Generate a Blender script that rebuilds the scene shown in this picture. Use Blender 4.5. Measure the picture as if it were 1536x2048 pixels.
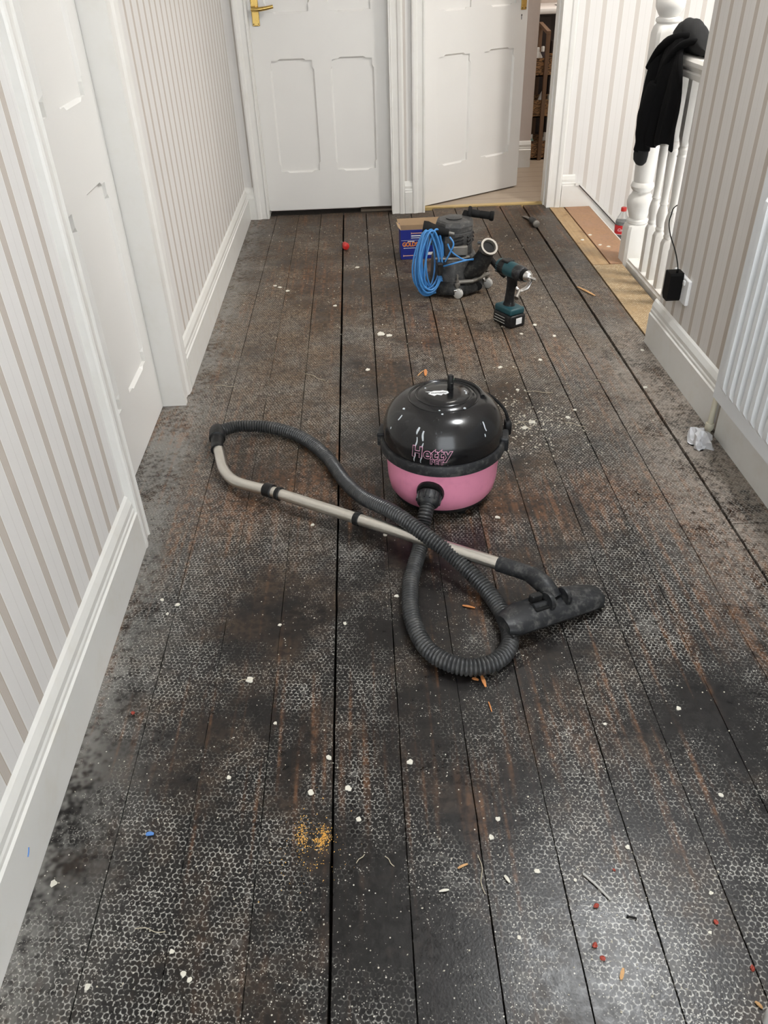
import bpy, bmesh, math, random
from mathutils import Vector, Matrix
from mathutils.geometry import tessellate_polygon

for o in list(bpy.data.objects):
    bpy.data.objects.remove(o)
SC = bpy.context.scene
COL = SC.collection
PI = math.pi

# ------------------------------------------------------------------ camera, world, lights, exposure
cam_data = bpy.data.cameras.new('camera')
cam_data.sensor_width = 36.0
cam_data.lens = 36.0 * 1573.03 / 2048.0
cam_data.clip_start = 0.02
cam = bpy.data.objects.new('camera', cam_data)
COL.objects.link(cam)
_Y = Vector((-0.03639631, -0.58749399, 0.80840962))      # hall direction seen in camera axes (right, down, forward)
_D = Vector((0.03008338, 0.80793487, 0.58850339))        # downwards in camera axes
_X = _D.cross(_Y)
right = Vector((_X.x, _Y.x, -_D.x)); up = -Vector((_X.y, _Y.y, -_D.y)); back = -Vector((_X.z, _Y.z, -_D.z))
m = Matrix((right, up, back)).transposed().to_4x4()
m.translation = (0, 0, 1.30)
cam.matrix_world = m
SC.camera = cam

world = bpy.data.worlds.new('world'); SC.world = world
world.use_nodes = True
world.node_tree.nodes['Background'].inputs[0].default_value = (0.92, 0.965, 1.0, 1)
world.node_tree.nodes['Background'].inputs[1].default_value = 4.1

def lamp(name, loc, power, col, size, rot=(0, 0, 0), size_y=None, shape='DISK'):
    l = bpy.data.lights.new(name, 'AREA'); l.energy = power; l.color = col; l.size = size; l.shape = shape
    if size_y: l.shape = 'RECTANGLE'; l.size_y = size_y
    o = bpy.data.objects.new(name, l); COL.objects.link(o); o.location = loc; o.rotation_euler = rot
    return o
lamp('hall_ceiling_light', (0.90, 1.55, 2.40), 34, (0.96, 0.985, 1.0), 0.46)
lamp('stair_ceiling_light', (1.95, 3.15, 2.38), 42, (1.0, 0.955, 0.90), 0.30)
lamp('landing_ceiling_light', (0.75, 3.45, 2.40), 4, (1.0, 0.94, 0.86), 0.34)
lamp('far_room_fill_light', (1.75, 5.75, 2.38), 22, (1.0, 0.93, 0.84), 0.3)  # unseen fill lamp, added to brighten the trolley and far room

SC.view_settings.view_transform = 'Standard'
SC.view_settings.look = 'None'
SC.view_settings.gamma = 1.0
SC.view_settings.use_curve_mapping = False
SC.view_settings.exposure = 0.02

SC.cycles.max_bounces = 5; SC.cycles.diffuse_bounces = 3; SC.cycles.glossy_bounces = 2; SC.cycles.transmission_bounces = 4
SC.cycles.use_adaptive_sampling = True; SC.cycles.adaptive_threshold = 0.15; SC.cycles.adaptive_min_samples = 16
SC.cycles.caustics_reflective = False; SC.cycles.caustics_refractive = False

# ------------------------------------------------------------------ node helpers / materials
class NT:
    def __init__(s, name):
        s.m = bpy.data.materials.new(name); s.m.use_nodes = True
        s.t = s.m.node_tree; s.b = s.t.nodes['Principled BSDF']
        s.geo = None
    def n(s, typ, **kw):
        x = s.t.nodes.new(typ)
        for k, v in kw.items(): setattr(x, k, v)
        return x
    def set(s, sock, v):
        if hasattr(v, 'is_linked'): s.t.links.new(v, sock)
        elif isinstance(v, (tuple, list)) and len(v) == 3 and sock.type == 'RGBA': sock.default_value = (*v, 1)
        else: sock.default_value = v
    def pos(s):
        if s.geo is None: s.geo = s.n('ShaderNodeNewGeometry')
        return s.geo.outputs['Position']
    def obj(s): return s.n('ShaderNodeTexCoord').outputs['Object']
    def ma(s, op, a, b=0.0, c=None, clamp=False):
        x = s.n('ShaderNodeMath', operation=op); x.use_clamp = clamp
        s.set(x.inputs[0], a); s.set(x.inputs[1], b)
        if c is not None: s.set(x.inputs[2], c)
        return x.outputs[0]
    def vm(s, op, a, b=(0, 0, 0), out=0):
        x = s.n('ShaderNodeVectorMath', operation=op); s.set(x.inputs[0], a)
        if op == 'SCALE': s.set(x.inputs['Scale'], b)
        else: s.set(x.inputs[1], b)
        return x.outputs['Value'] if out else x.outputs['Vector']
    def sep(s, v):
        x = s.n('ShaderNodeSeparateXYZ'); s.set(x.inputs[0], v); return x.outputs
    def noise(s, vec, scale, detail=3.0, rough=0.55, dist=0.0):
        x = s.n('ShaderNodeTexNoise'); s.set(x.inputs['Vector'], vec)
        x.inputs['Scale'].default_value = scale; x.inputs['Detail'].default_value = detail
        x.inputs['Roughness'].default_value = rough; x.inputs['Distortion'].default_value = dist
        return x.outputs['Fac']
    def vor(s, vec, scale, out='Distance', rand=1.0):
        x = s.n('ShaderNodeTexVoronoi'); s.set(x.inputs['Vector'], vec); x.inputs['Scale'].default_value = scale
        x.inputs['Randomness'].default_value = rand
        return x.outputs[out]
    def ss(s, v, a, b, lo=0.0, hi=1.0):
        x = s.n('ShaderNodeMapRange', interpolation_type='SMOOTHSTEP'); s.set(x.inputs[0], v)
        for i, q in zip((1, 2, 3, 4), (a, b, lo, hi)): s.set(x.inputs[i], q)
        return x.outputs[0]
    def mix(s, f, a, b, mode='MIX'):
        x = s.n('ShaderNodeMix', data_type='RGBA', blend_type=mode)
        s.set(x.inputs[0], f); s.set(x.inputs[6], a); s.set(x.inputs[7], b)
        return x.outputs[2]
    def bump(s, h, strength=0.3, dist=0.002, nrm=None):
        x = s.n('ShaderNodeBump'); x.inputs['Strength'].default_value = strength; x.inputs['Distance'].default_value = dist
        s.set(x.inputs['Height'], h)
        if nrm is not None: s.set(x.inputs['Normal'], nrm)
        s.t.links.new(x.outputs[0], s.b.inputs['Normal']); return x.outputs[0]
    def scl(s, v, sc):
        return s.vm('MULTIPLY', v, sc)

def M(name, col, rough=0.5, metal=0.0, var=0.12, scale=25.0, bump=0.0, bscale=200.0, coat=0.0, dirt=None, dirt_amt=0.0, spec=0.5, stretch=(1, 1, 1), **kw):
    k = NT(name)
    v = k.scl(k.obj(), stretch)
    n = k.noise(v, scale, 2)
    a = tuple(max(0, c * (1 - var)) for c in col); b = tuple(min(1, c * (1 + var)) for c in col)
    c = k.mix(n, a, b)
    if dirt:
        c = k.mix(k.ma('MULTIPLY', k.ss(k.noise(v, scale * 1.7, 3, 0.7), 0.45, 0.75), dirt_amt), c, dirt)
    k.set(k.b.inputs['Base Color'], c)
    k.set(k.b.inputs['Roughness'], k.ma('ADD', k.ma('MULTIPLY', n, 0.16), max(0.0, rough - 0.08)))
    k.b.inputs['Metallic'].default_value = metal
    k.b.inputs['Specular IOR Level'].default_value = spec
    k.b.inputs['Coat Weight'].default_value = coat
    if bump: k.bump(k.noise(v, bscale, 1), bump, 0.0015)
    return k.m

MAT = {}
def setup_materials():
    W = MAT
    W['paint'] = M('white_gloss_paint', (0.79, 0.775, 0.74), 0.38, var=0.03, scale=6, dirt=(0.66, 0.62, 0.52), dirt_amt=0.18)
    W['doorpaint'] = M('white_door_paint', (0.79, 0.775, 0.745), 0.42, var=0.02, scale=5)
    W['skirt'] = M('skirting_paint', (0.77, 0.76, 0.725), 0.4, var=0.03, scale=7, dirt=(0.62, 0.56, 0.44), dirt_amt=0.2)
    W['ceil'] = M('ceiling_paint', (0.85, 0.84, 0.82), 0.8, var=0.02)
    W['pinkwall'] = M('plain_pinkish_wall', (0.62, 0.54, 0.49), 0.8, var=0.05)
    W['brass'] = M('polished_brass', (0.62, 0.43, 0.14), 0.28, 1.0, var=0.1)
    W['black'] = M('black_plastic', (0.009, 0.009, 0.0095), 0.40, var=0.25, dirt=(0.08, 0.08, 0.075), dirt_amt=0.3, spec=0.3)
    W['blackdusty'] = M('dusty_black_plastic', (0.015, 0.016, 0.018), 0.45, var=0.25, scale=30, spec=0.35, dirt=(0.16, 0.155, 0.145), dirt_amt=0.45)
    W['hosemat'] = M('ribbed_hose_plastic', (0.034, 0.035, 0.036), 0.36, var=0.2, scale=20, dirt=(0.13, 0.125, 0.115), dirt_amt=0.35)
    W['rubber'] = M('black_rubber', (0.008, 0.008, 0.008), 0.7, var=0.2, spec=0.2)
    W['steel'] = M('brushed_steel_tube', (0.76, 0.73, 0.67), 0.32, 1.0, var=0.08, scale=40, stretch=(1, 8, 8))
    W['chrome'] = M('worn_chrome', (0.60, 0.59, 0.57), 0.25, 1.0, var=0.2, scale=60)
    W['pink'] = M('pink_plastic', (0.93, 0.34, 0.50), 0.36, var=0.05, scale=15, dirt=(0.55, 0.16, 0.26), dirt_amt=0.18)
    W['pinkprint'] = M('pink_print', (0.85, 0.42, 0.58), 0.5, var=0.03)
    W['blackprint'] = M('black_print', (0.006, 0.006, 0.007), 0.4, var=0.05)
    W['whiteprint'] = M('white_print', (0.82, 0.82, 0.82), 0.5, var=0.03)
    W['drip'] = M('pale_paint_drip', (0.55, 0.59, 0.62), 0.35, var=0.2, scale=120)
    W['cardboard'] = M('cardboard', (0.40, 0.27, 0.155), 0.85, var=0.1)
    W['bluecard'] = M('blue_printed_card', (0.008, 0.018, 0.21), 0.5, var=0.08)
    W['orangeprint'] = M('orange_print', (0.80, 0.26, 0.03), 0.5, var=0.05)
    W['peach'] = M('peach_print', (0.75, 0.42, 0.30), 0.5, var=0.05)
    W['cable'] = M('blue_cable', (0.055, 0.24, 0.56), 0.42, var=0.12, scale=40)
    W['sander'] = M('grey_cast_metal', (0.055, 0.055, 0.055), 0.48, 0.25, var=0.3, scale=35, dirt=(0.20, 0.19, 0.17), dirt_amt=0.45)
    W['sanderdark'] = M('dark_cast_metal', (0.012, 0.012, 0.012), 0.42, 0.1, var=0.3, scale=35, spec=0.3, dirt=(0.10, 0.095, 0.085), dirt_amt=0.45)
    W['alloy'] = M('dull_alloy', (0.24, 0.225, 0.20), 0.5, 0.7, var=0.25, scale=60)
    W['castor'] = M('grey_castor_nylon', (0.48, 0.47, 0.44), 0.5, var=0.15)
    W['teal'] = M('teal_tool_plastic', (0.008, 0.055, 0.068), 0.45, var=0.15, scale=40)
    W['redplastic'] = M('red_plastic', (0.55, 0.025, 0.02), 0.35, var=0.1)
    W['redbit'] = M('red_plug_plastic', (0.34, 0.05, 0.03), 0.6, var=0.3, scale=200)
    W['chip'] = M('fresh_wood_chip', (0.62, 0.36, 0.16), 0.8, var=0.25, scale=120)
    W['chiporange'] = M('orange_wood_chip', (0.55, 0.22, 0.07), 0.8, var=0.25, scale=120)
    W['flake'] = M('plaster_flake', (0.70, 0.67, 0.58), 0.85, var=0.12, scale=150)
    W['dusty'] = M('pale_crumbs', (0.55, 0.51, 0.42), 0.9, var=0.3, scale=90)
    W['sawdust'] = M('yellow_sawdust', (0.78, 0.44, 0.10), 0.9, var=0.3, scale=300)
    W['straw'] = M('pale_strand', (0.45, 0.40, 0.30), 0.85, var=0.2, scale=100)
    W['green'] = M('green_plastic', (0.10, 0.42, 0.20), 0.4, var=0.1)
    W['bluebit'] = M('blue_paper', (0.10, 0.25, 0.60), 0.7, var=0.1)
    W['fabric'] = M('black_fleece', (0.006, 0.006, 0.0065), 0.92, var=0.25, scale=18, bump=0.5, bscale=700, spec=0.1)
    W['fabricgrey'] = M('charcoal_fleece', (0.012, 0.0125, 0.0135), 0.95, var=0.2, scale=18, bump=0.5, bscale=700)
    W['charger'] = M('black_adaptor', (0.004, 0.004, 0.004), 0.5, var=0.1, spec=0.15)
    W['socket'] = M('white_plastic', (0.82, 0.82, 0.82), 0.35, var=0.02)
    W['rad'] = M('radiator_enamel', (0.80, 0.82, 0.83), 0.35, var=0.02)
    W['pipe'] = M('painted_pipe', (0.72, 0.68, 0.54), 0.45, var=0.08, scale=30)
    W['cola'] = M('cola_liquid', (0.010, 0.004, 0.003), 0.15, var=0.1)
    W['colalabel'] = M('red_label', (0.70, 0.02, 0.025), 0.4, var=0.05)
    W['darkwood'] = M('dark_cabinet_wood', (0.018, 0.010, 0.008), 0.5, var=0.3, scale=12)
    W['cartwood'] = M('brown_rail_wood', (0.16, 0.095, 0.055), 0.6, var=0.2, scale=14, stretch=(6, 6, 1))
    W['ceramic'] = M('white_ceramic', (0.80, 0.80, 0.80), 0.2, var=0.03)
    W['void'] = M('dark_underfloor', (0.022, 0.012, 0.009), 0.95, var=0.5, scale=18)
    W['rubble'] = M('grey_rubble_dust', (0.06, 0.052, 0.046), 0.95, var=0.6, scale=60, bump=0.8, bscale=120)
    W['yellowstrip'] = M('varnished_pine_strip', (0.50, 0.36, 0.15), 0.45, var=0.15, scale=20)
    W['greyedge'] = M('grey_white_paint', (0.55, 0.55, 0.53), 0.5, var=0.05)
    W['bottlewhite'] = M('white_bottle_plastic', (0.70, 0.70, 0.68), 0.4, var=0.04)
    W['bottlegreen'] = M('mint_bottle_plastic', (0.35, 0.55, 0.48), 0.35, var=0.05)
    W['bottledark'] = M('dark_bottle_plastic', (0.03, 0.02, 0.025), 0.3, var=0.1)
    # glassy dome
    k = NT('glossy_black_dome'); v = k.obj()
    sc = k.ss(k.noise(k.scl(v, (1, 1, 0.35)), 75, 8, 0.75, 1.5), 0.60, 0.70)
    k.set(k.b.inputs['Base Color'], k.mix(k.ma('MULTIPLY', sc, 0.35), (0.007, 0.007, 0.008), (0.16, 0.17, 0.18)))
    k.set(k.b.inputs['Roughness'], k.ma('ADD', k.ma('MULTIPLY', k.noise(v, 30, 6, 0.7), 0.22), 0.06))
    k.b.inputs['Specular IOR Level'].default_value = 0.6
    W['dome'] = k.m
    # clear bottle plastic
    k = NT('clear_bottle'); k.b.inputs['Base Color'].default_value = (0.93, 0.95, 0.95, 1); k.b.inputs['Transmission Weight'].default_value = 0.85
    k.set(k.b.inputs['Roughness'], k.ss(k.noise(k.obj(), 40), 0.3, 0.8, 0.03, 0.12)); k.b.inputs['IOR'].default_value = 1.12
    W['clear'] = k.m
    k = NT('thin_white_polythene'); k.set(k.b.inputs['Base Color'], k.mix(k.noise(k.obj(), 60), (0.78, 0.78, 0.80), (0.9, 0.9, 0.92)))
    k.b.inputs['Transmission Weight'].default_value = 0.25; k.b.inputs['Roughness'].default_value = 0.22
    W['polythene'] = k.m
    # laminate of the far room
    k = NT('laminate_planks'); p = k.pos(); s = k.sep(p)
    gr = k.noise(k.scl(p, (3, 40, 1)), 3, 5, 0.6)
    base = k.mix(gr, (0.30, 0.235, 0.175), (0.44, 0.36, 0.28))
    ln = k.ma('LESS_THAN', k.ma('PINGPONG', k.ma('ADD', s[1], 0.02), 0.0625), 0.0022)
    k.set(k.b.inputs['Base Color'], k.mix(ln, base, (0.15, 0.11, 0.08))); k.b.inputs['Roughness'].default_value = 0.45
    W['laminate'] = k.m
    # burl weave of the cart boxes
    k = NT('woven_brown_box'); p = k.obj()
    w = k.noise(k.scl(p, (14, 14, 55)), 1.6, 3, 0.6, 2.0)
    k.set(k.b.inputs['Base Color'], k.mix(k.ss(w, 0.42, 0.56), (0.045, 0.022, 0.01), (0.36, 0.20, 0.085)))
    k.b.inputs['Roughness'].default_value = 0.6; k.bump(w, 0.6, 0.01)
    W['burl'] = k.m

def wallpaper(name, axis, phase, tint=(1, 1, 1), con=1.15):
    k = NT(name); p = k.pos(); s = k.sep(p)
    per = 0.0866
    u = k.ma('SUBTRACT', s[axis], phase)
    fr = k.ma('PINGPONG', u, per / 2)                       # 0 at a stripe's middle
    band = k.ss(fr, 0.0078, 0.0092, 1.0, 0.0)
    edge = k.ma('MULTIPLY', k.ss(fr, 0.0085, 0.0095), k.ss(fr, 0.0105, 0.0118, 1.0, 0.0))
    edge2 = k.ma('MULTIPLY', k.ss(fr, 0.012, 0.013), k.ss(fr, 0.015, 0.016, 1.0, 0.0))
    mid = k.ma('MULTIPLY', k.ss(fr, per / 2 - 0.0014, per / 2 - 0.0007), 0.28)
    t = lambda c: tuple(a * b for a, b in zip(c, tint))
    weave = k.noise(k.scl(p, (500, 500, 900)), 1.0, 2)
    soft = k.noise(p, 3.0, 3)
    base = k.mix(soft, t((0.735, 0.715, 0.69)), t((0.78, 0.765, 0.745)))
    c = k.mix(k.ma('MULTIPLY', band, con), base, t((0.54, 0.485, 0.43)))
    c = k.mix(k.ma('MULTIPLY', edge, con), c, t((0.44, 0.365, 0.285)))
    c = k.mix(k.ma('MULTIPLY', edge2, 0.5), c, t((0.84, 0.82, 0.79)))
    c = k.mix(mid, c, t((0.50, 0.47, 0.43)))
    c = k.mix(k.ma('MULTIPLY', weave, 0.12), c, t((0.55, 0.52, 0.49)))
    k.set(k.b.inputs['Base Color'], c); k.b.inputs['Roughness'].default_value = 0.7
    k.bump(k.ma('ADD', weave, k.ma('MULTIPLY', band, 0.8)), 0.25, 0.001)
    return k.m

def hexnet(k, p, size, rot=0.12):
    """distance to the nearest point of a hexagonal lattice, in cells"""
    r = k.n('ShaderNodeVectorRotate', rotation_type='Z_AXIS'); k.set(r.inputs['Vector'], p); r.inputs['Angle'].default_value = rot
    q = k.scl(r.outputs[0], (1 / size, 1 / (size * 1.7320508), 0))
    def cell(v):
        f = k.vm('SUBTRACT', k.vm('FRACTION', v), (0.5, 0.5, 0))
        return k.vm('LENGTH', k.scl(f, (1, 1.7320508, 0)), out=1)
    return k.ma('MINIMUM', cell(q), cell(k.vm('ADD', q, (0.5, 0.5, 0))))

def floor_material(name, kind):
    k = NT(name); p = k.pos(); s = k.sep(p); x, y = s[0], s[1]
    info = k.n('ShaderNodeObjectInfo').outputs['Random']
    def cn(v, scale, detail, rough=0.6):                     # one noise node, three independent channels
        t = k.n('ShaderNodeTexNoise'); k.set(t.inputs['Vector'], v); t.inputs['Scale'].default_value = scale
        t.inputs['Detail'].default_value = detail; t.inputs['Roughness'].default_value = rough
        c = k.n('ShaderNodeSeparateColor'); k.t.links.new(t.outputs['Color'], c.inputs[0]); return list(c.outputs) + [t.outputs['Color']]
    A = cn(p, 1.6, 1); B = cn(p, 6.5, 3, 0.65); C = cn(p, 55.0, 1, 0.7)
    big, big2 = A[0], A[1]; mid, mid2, mid3 = B[0], B[1], B[2]; fine, fine2, fine3 = C[0], C[1], C[2]
    grain = k.noise(k.scl(p, (60, 2.0, 1)), 1.0, 1, 0.65)
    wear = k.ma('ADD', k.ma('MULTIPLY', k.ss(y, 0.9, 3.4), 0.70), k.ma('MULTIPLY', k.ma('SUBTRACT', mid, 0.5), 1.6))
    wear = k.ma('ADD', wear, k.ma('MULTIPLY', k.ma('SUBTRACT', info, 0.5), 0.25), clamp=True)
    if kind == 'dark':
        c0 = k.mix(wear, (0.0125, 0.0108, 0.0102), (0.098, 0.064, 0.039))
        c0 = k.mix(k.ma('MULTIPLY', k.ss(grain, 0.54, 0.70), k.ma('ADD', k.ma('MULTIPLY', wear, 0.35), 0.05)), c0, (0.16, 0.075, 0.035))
        c0 = k.mix(k.ma('MULTIPLY', k.ss(k.ma('ADD', big2, k.ma('MULTIPLY', k.ma('SUBTRACT', grain, 0.5), 0.5)), 0.52, 0.72), 0.55), c0, (0.082, 0.040, 0.020))
        netcol = k.mix(wear, (0.43, 0.42, 0.385), (0.40, 0.315, 0.225))
    elif kind == 'pine':
        c0 = k.mix(grain, (0.33, 0.20, 0.095), (0.52, 0.36, 0.19)); netcol = (0.6, 0.5, 0.36)
        c0 = k.mix(k.ss(mid, 0.56, 0.75), c0, (0.20, 0.115, 0.06))
    elif kind == 'board':
        c0 = k.mix(mid, (0.33, 0.17, 0.095), (0.46, 0.28, 0.16)); netcol = (0.6, 0.45, 0.3)
    else:
        c0 = k.mix(mid, (0.27, 0.18, 0.09), (0.40, 0.28, 0.15)); netcol = (0.70, 0.60, 0.43)
    c0 = k.mix(k.ma('MULTIPLY', k.ss(fine, 0.38, 0.56, 1.0, 0.0), 0.6 if kind == 'dark' else 0.14), c0, (0.007, 0.006, 0.006))
    d = hexnet(k, k.vm('ADD', p, k.vm('SCALE', k.vm('SUBTRACT', C[3], (0.5, 0.5, 0.5)), 0.0012)), 0.0099)
    net = k.ss(d, 0.37, 0.50)
    if kind == 'dark':
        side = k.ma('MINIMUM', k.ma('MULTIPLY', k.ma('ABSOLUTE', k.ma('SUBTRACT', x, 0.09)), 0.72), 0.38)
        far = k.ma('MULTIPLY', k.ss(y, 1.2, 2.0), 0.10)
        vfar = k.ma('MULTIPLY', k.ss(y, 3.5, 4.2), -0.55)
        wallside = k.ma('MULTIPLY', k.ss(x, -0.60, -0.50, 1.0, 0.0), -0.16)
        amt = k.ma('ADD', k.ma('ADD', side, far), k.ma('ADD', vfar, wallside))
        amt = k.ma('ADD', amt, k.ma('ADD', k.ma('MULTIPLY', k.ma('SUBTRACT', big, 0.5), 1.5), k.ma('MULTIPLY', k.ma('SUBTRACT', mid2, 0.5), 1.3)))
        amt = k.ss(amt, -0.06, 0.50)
    elif kind == 'imprint':
        amt = k.ss(mid3, 0.36, 0.56, 0.25, 0.9)
    else:
        amt = 0.0
    brk = k.ss(k.ma('ADD', k.noise(p, 190.0, 1, 0.6), k.ma('MULTIPLY', k.ma('SUBTRACT', fine2, 0.5), 0.5)), 0.39, 0.62)
    netm = k.ma('MULTIPLY', k.ma('MULTIPLY', net, amt), brk)
    c1 = k.mix(netm, c0, netcol)
    if kind == 'dark':
        el = k.ss(x, -0.64, -0.36, 1.0, 0.0); er = k.ma('MULTIPLY', k.ss(x, 0.62, 1.02), k.ma('MULTIPLY', k.ss(y, 0.9, 1.7), k.ss(y, 2.5, 3.3, 1.0, 0.12)))
        dust = k.ma('ADD', k.ma('MULTIPLY', el, 0.62), k.ma('MULTIPLY', er, 0.85))
        dust = k.ma('ADD', dust, k.ma('MULTIPLY', k.ss(x, -0.625, -0.545, 1.0, 0.0), 0.55))
        dust = k.ma('MULTIPLY', dust, k.ss(k.ma('ADD', mid3, k.ma('MULTIPLY', k.ma('SUBTRACT', fine3, 0.5), 0.9)), 0.22, 0.70))
        smear = k.ma('MULTIPLY', k.ss(k.ma('ADD', mid2, k.ma('MULTIPLY', k.ma('SUBTRACT', fine, 0.5), 0.5)), 0.60, 0.80), 0.35)
        dust = k.ma('ADD', dust, smear, clamp=True)
        c1 = k.mix(k.ma('MULTIPLY', dust, 0.7), c1, k.mix(er, (0.27, 0.26, 0.24), (0.46, 0.395, 0.335)))
        rub = k.ma('MULTIPLY', k.ss(k.ma('ADD', k.ma('MULTIPLY', grain, 0.6), k.ma('MULTIPLY', big2, 0.6)), 0.66, 0.80), k.ss(fine2, 0.40, 0.60))
        c1 = k.mix(k.ma('MULTIPLY', rub, 0.28), c1, (0.30, 0.135, 0.055))
    v1 = k.vor(p, 62.0); sp1 = k.ma('MULTIPLY', k.ss(v1, 0.06, 0.10, 1.0, 0.0), k.ss(mid, 0.36, 0.52))
    v2 = k.vor(k.vm('ADD', p, (1.7, 0.3, 0)), 210.0); sp2 = k.ma('MULTIPLY', k.ss(v2, 0.14, 0.24, 1.0, 0.0), k.ss(k.ma('ADD', mid2, k.ma('MULTIPLY', k.ma('SUBTRACT', fine, 0.5), 0.5)), 0.42, 0.58))
    specks = k.ma('MAXIMUM', sp1, k.ma('MULTIPLY', sp2, 0.75))
    if kind in ('pine', 'board'): specks = k.ma('MULTIPLY', sp1, 0.4)
    c1 = k.mix(specks, c1, (0.62, 0.59, 0.52))
    k.set(k.b.inputs['Base Color'], c1)
    k.set(k.b.inputs['Roughness'], k.ma('ADD', k.ma('ADD', 0.12, k.ma('MULTIPLY', k.ma('ADD', fine, mid3), 0.20)), k.ma('MULTIPLY', wear, 0.32)))
    k.b.inputs['Specular IOR Level'].default_value = 0.32
    k.bump(k.noise(p, 240.0, 1), 0.15, 0.0012)
    return k.m

setup_materials()
MAT['wp_left'] = wallpaper('striped_wallpaper_left', 1, 1.607)
MAT['wp_leftfar'] = wallpaper('striped_wallpaper_left_far', 1, 2.66)
MAT['wp_right_shade'] = wallpaper('striped_wallpaper_right_shaded', 1, 2.668, (0.93, 0.91, 0.89))  # tint puts the shade of this dim wall into its colour
MAT['wp_back'] = wallpaper('striped_wallpaper_back', 0, 1.299, (1, 1, 1), 0.65)
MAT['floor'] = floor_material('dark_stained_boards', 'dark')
MAT['pine'] = floor_material('bare_pine_board', 'pine')
MAT['hardboard'] = floor_material('reddish_hardboard', 'board')
MAT['imprint'] = floor_material('tan_board_with_honeycomb_print', 'imprint')

# ------------------------------------------------------------------ mesh helpers
class MB:
    def __init__(s): s.v = []; s.f = []
    def add(s, vs, fs):
        o = len(s.v); s.v += [tuple(p) for p in vs]; s.f += [tuple(i + o for i in f) for f in fs]; return s
    def box(s, x0, x1, y0, y1, z0, z1):
        return s.add([(x, y, z) for z in (z0, z1) for y in (y0, y1) for x in (x0, x1)],
                     [(0, 2, 3, 1), (4, 5, 7, 6), (0, 1, 5, 4), (2, 6, 7, 3), (0, 4, 6, 2), (1, 3, 7, 5)])
    def bbox(s, x0, x1, y0, y1, z0, z1, b=0.004, seg=2):
        bm = bmesh.new(); bmesh.ops.create_cube(bm, size=1)
        for v in bm.verts: v.co = Vector((x0 + (v.co.x + .5) * (x1 - x0), y0 + (v.co.y + .5) * (y1 - y0), z0 + (v.co.z + .5) * (z1 - z0)))
        bmesh.ops.bevel(bm, geom=bm.edges[:], offset=b, segments=seg, profile=0.5, affect='EDGES')
        bm.verts.index_update(); s.add([v.co[:] for v in bm.verts], [[v.index for v in f.verts] for f in bm.faces]); bm.free(); return s
    def ring_skin(s, rings, cap0=True, cap1=True, close=True):
        n = len(rings[0]); vs = [p for r in rings for p in r]; fs = []
        for i in range(len(rings) - 1):
            for j in range(n if close else n - 1):
                a, b = i * n + j, i * n + (j + 1) % n
                fs.append((a, b, b + n, a + n))
        if cap0: fs.append(tuple(reversed(range(n))))
        if cap1: fs.append(tuple(range((len(rings) - 1) * n, len(rings) * n)))
        return s.add(vs, fs)
    def lathe(s, prof, n=32, c=(0, 0, 0), axis='z', cap=True):
        rings = []
        for r, h in prof:
            ring = []
            for j in range(n):
                a = 2 * PI * j / n; p = (r * math.cos(a), r * math.sin(a), h)
                if axis == 'x': p = (p[2], p[0], p[1])
                elif axis == 'y': p = (p[1], p[2], p[0])
                ring.append((c[0] + p[0], c[1] + p[1], c[2] + p[2]))
            rings.append(ring)
        return s.ring_skin(rings, cap, cap)
    def tube(s, path, rad, n=12, cap=True, closed=False, ell=1.0):
        P = [Vector(p) for p in path]; N = len(P)
        rf = rad if callable(rad) else (lambda i: rad)
        T = [((P[(i + 1) % N] - P[i - 1]) if closed else (P[min(i + 1, N - 1)] - P[max(i - 1, 0)])).normalized() for i in range(N)]
        ref = Vector((0, 0, 1)) if abs(T[0].z) < 0.9 else Vector((1, 0, 0))
        u = (ref - T[0] * ref.dot(T[0])).normalized(); rings = []
        for i in range(N):
            u = (u - T[i] * u.dot(T[i])).normalized(); w = T[i].cross(u); r = rf(i)
            rings.append([tuple(P[i] + u * (r * ell * math.cos(2 * PI * j / n)) + w * (r * math.sin(2 * PI * j / n))) for j in range(n)])
        if closed: rings.append(rings[0]); return s.ring_skin(rings, False, False)
        return s.ring_skin(rings, cap, cap)
    def prism(s, poly, w0, w1, f):
        """polygon (u,v) swept from w0 to w1; f maps (u,v,w) to xyz"""
        n = len(poly)
        vs = [f(u, v, w) for w in (w0, w1) for u, v in poly]
        fs = [(j, (j + 1) % n, (j + 1) % n + n, j + n) for j in range(n)]
        tri = tessellate_polygon([[Vector((u, v, 0)) for u, v in poly]])
        fs += [tuple(t) for t in tri] + [tuple(i + n for i in reversed(t)) for t in tri]
        return s.add(vs, fs)
    def xf(s, mtx): s.v = [tuple(mtx @ Vector(p)) for p in s.v]; return s
    def off(s, d): s.v = [(p[0] + d[0], p[1] + d[1], p[2] + d[2]) for p in s.v]; return s
    def build(s, name, mat, parent=None, smooth=False, angle=None):
        me = bpy.data.meshes.new(name); me.from_pydata(s.v, [], s.f)
        bm = bmesh.new(); bm.from_mesh(me); bmesh.ops.recalc_face_normals(bm, faces=bm.faces[:]); bm.to_mesh(me); bm.free()
        me.materials.append(MAT[mat] if isinstance(mat, str) else mat)
        if smooth:
            for p in me.polygons: p.use_smooth = True
            try: me.set_sharp_from_angle(angle=math.radians(angle or 38))
            except Exception: pass
        o = bpy.data.objects.new(name, me); COL.objects.link(o)
        if parent: o.parent = parent
        return o

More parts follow.
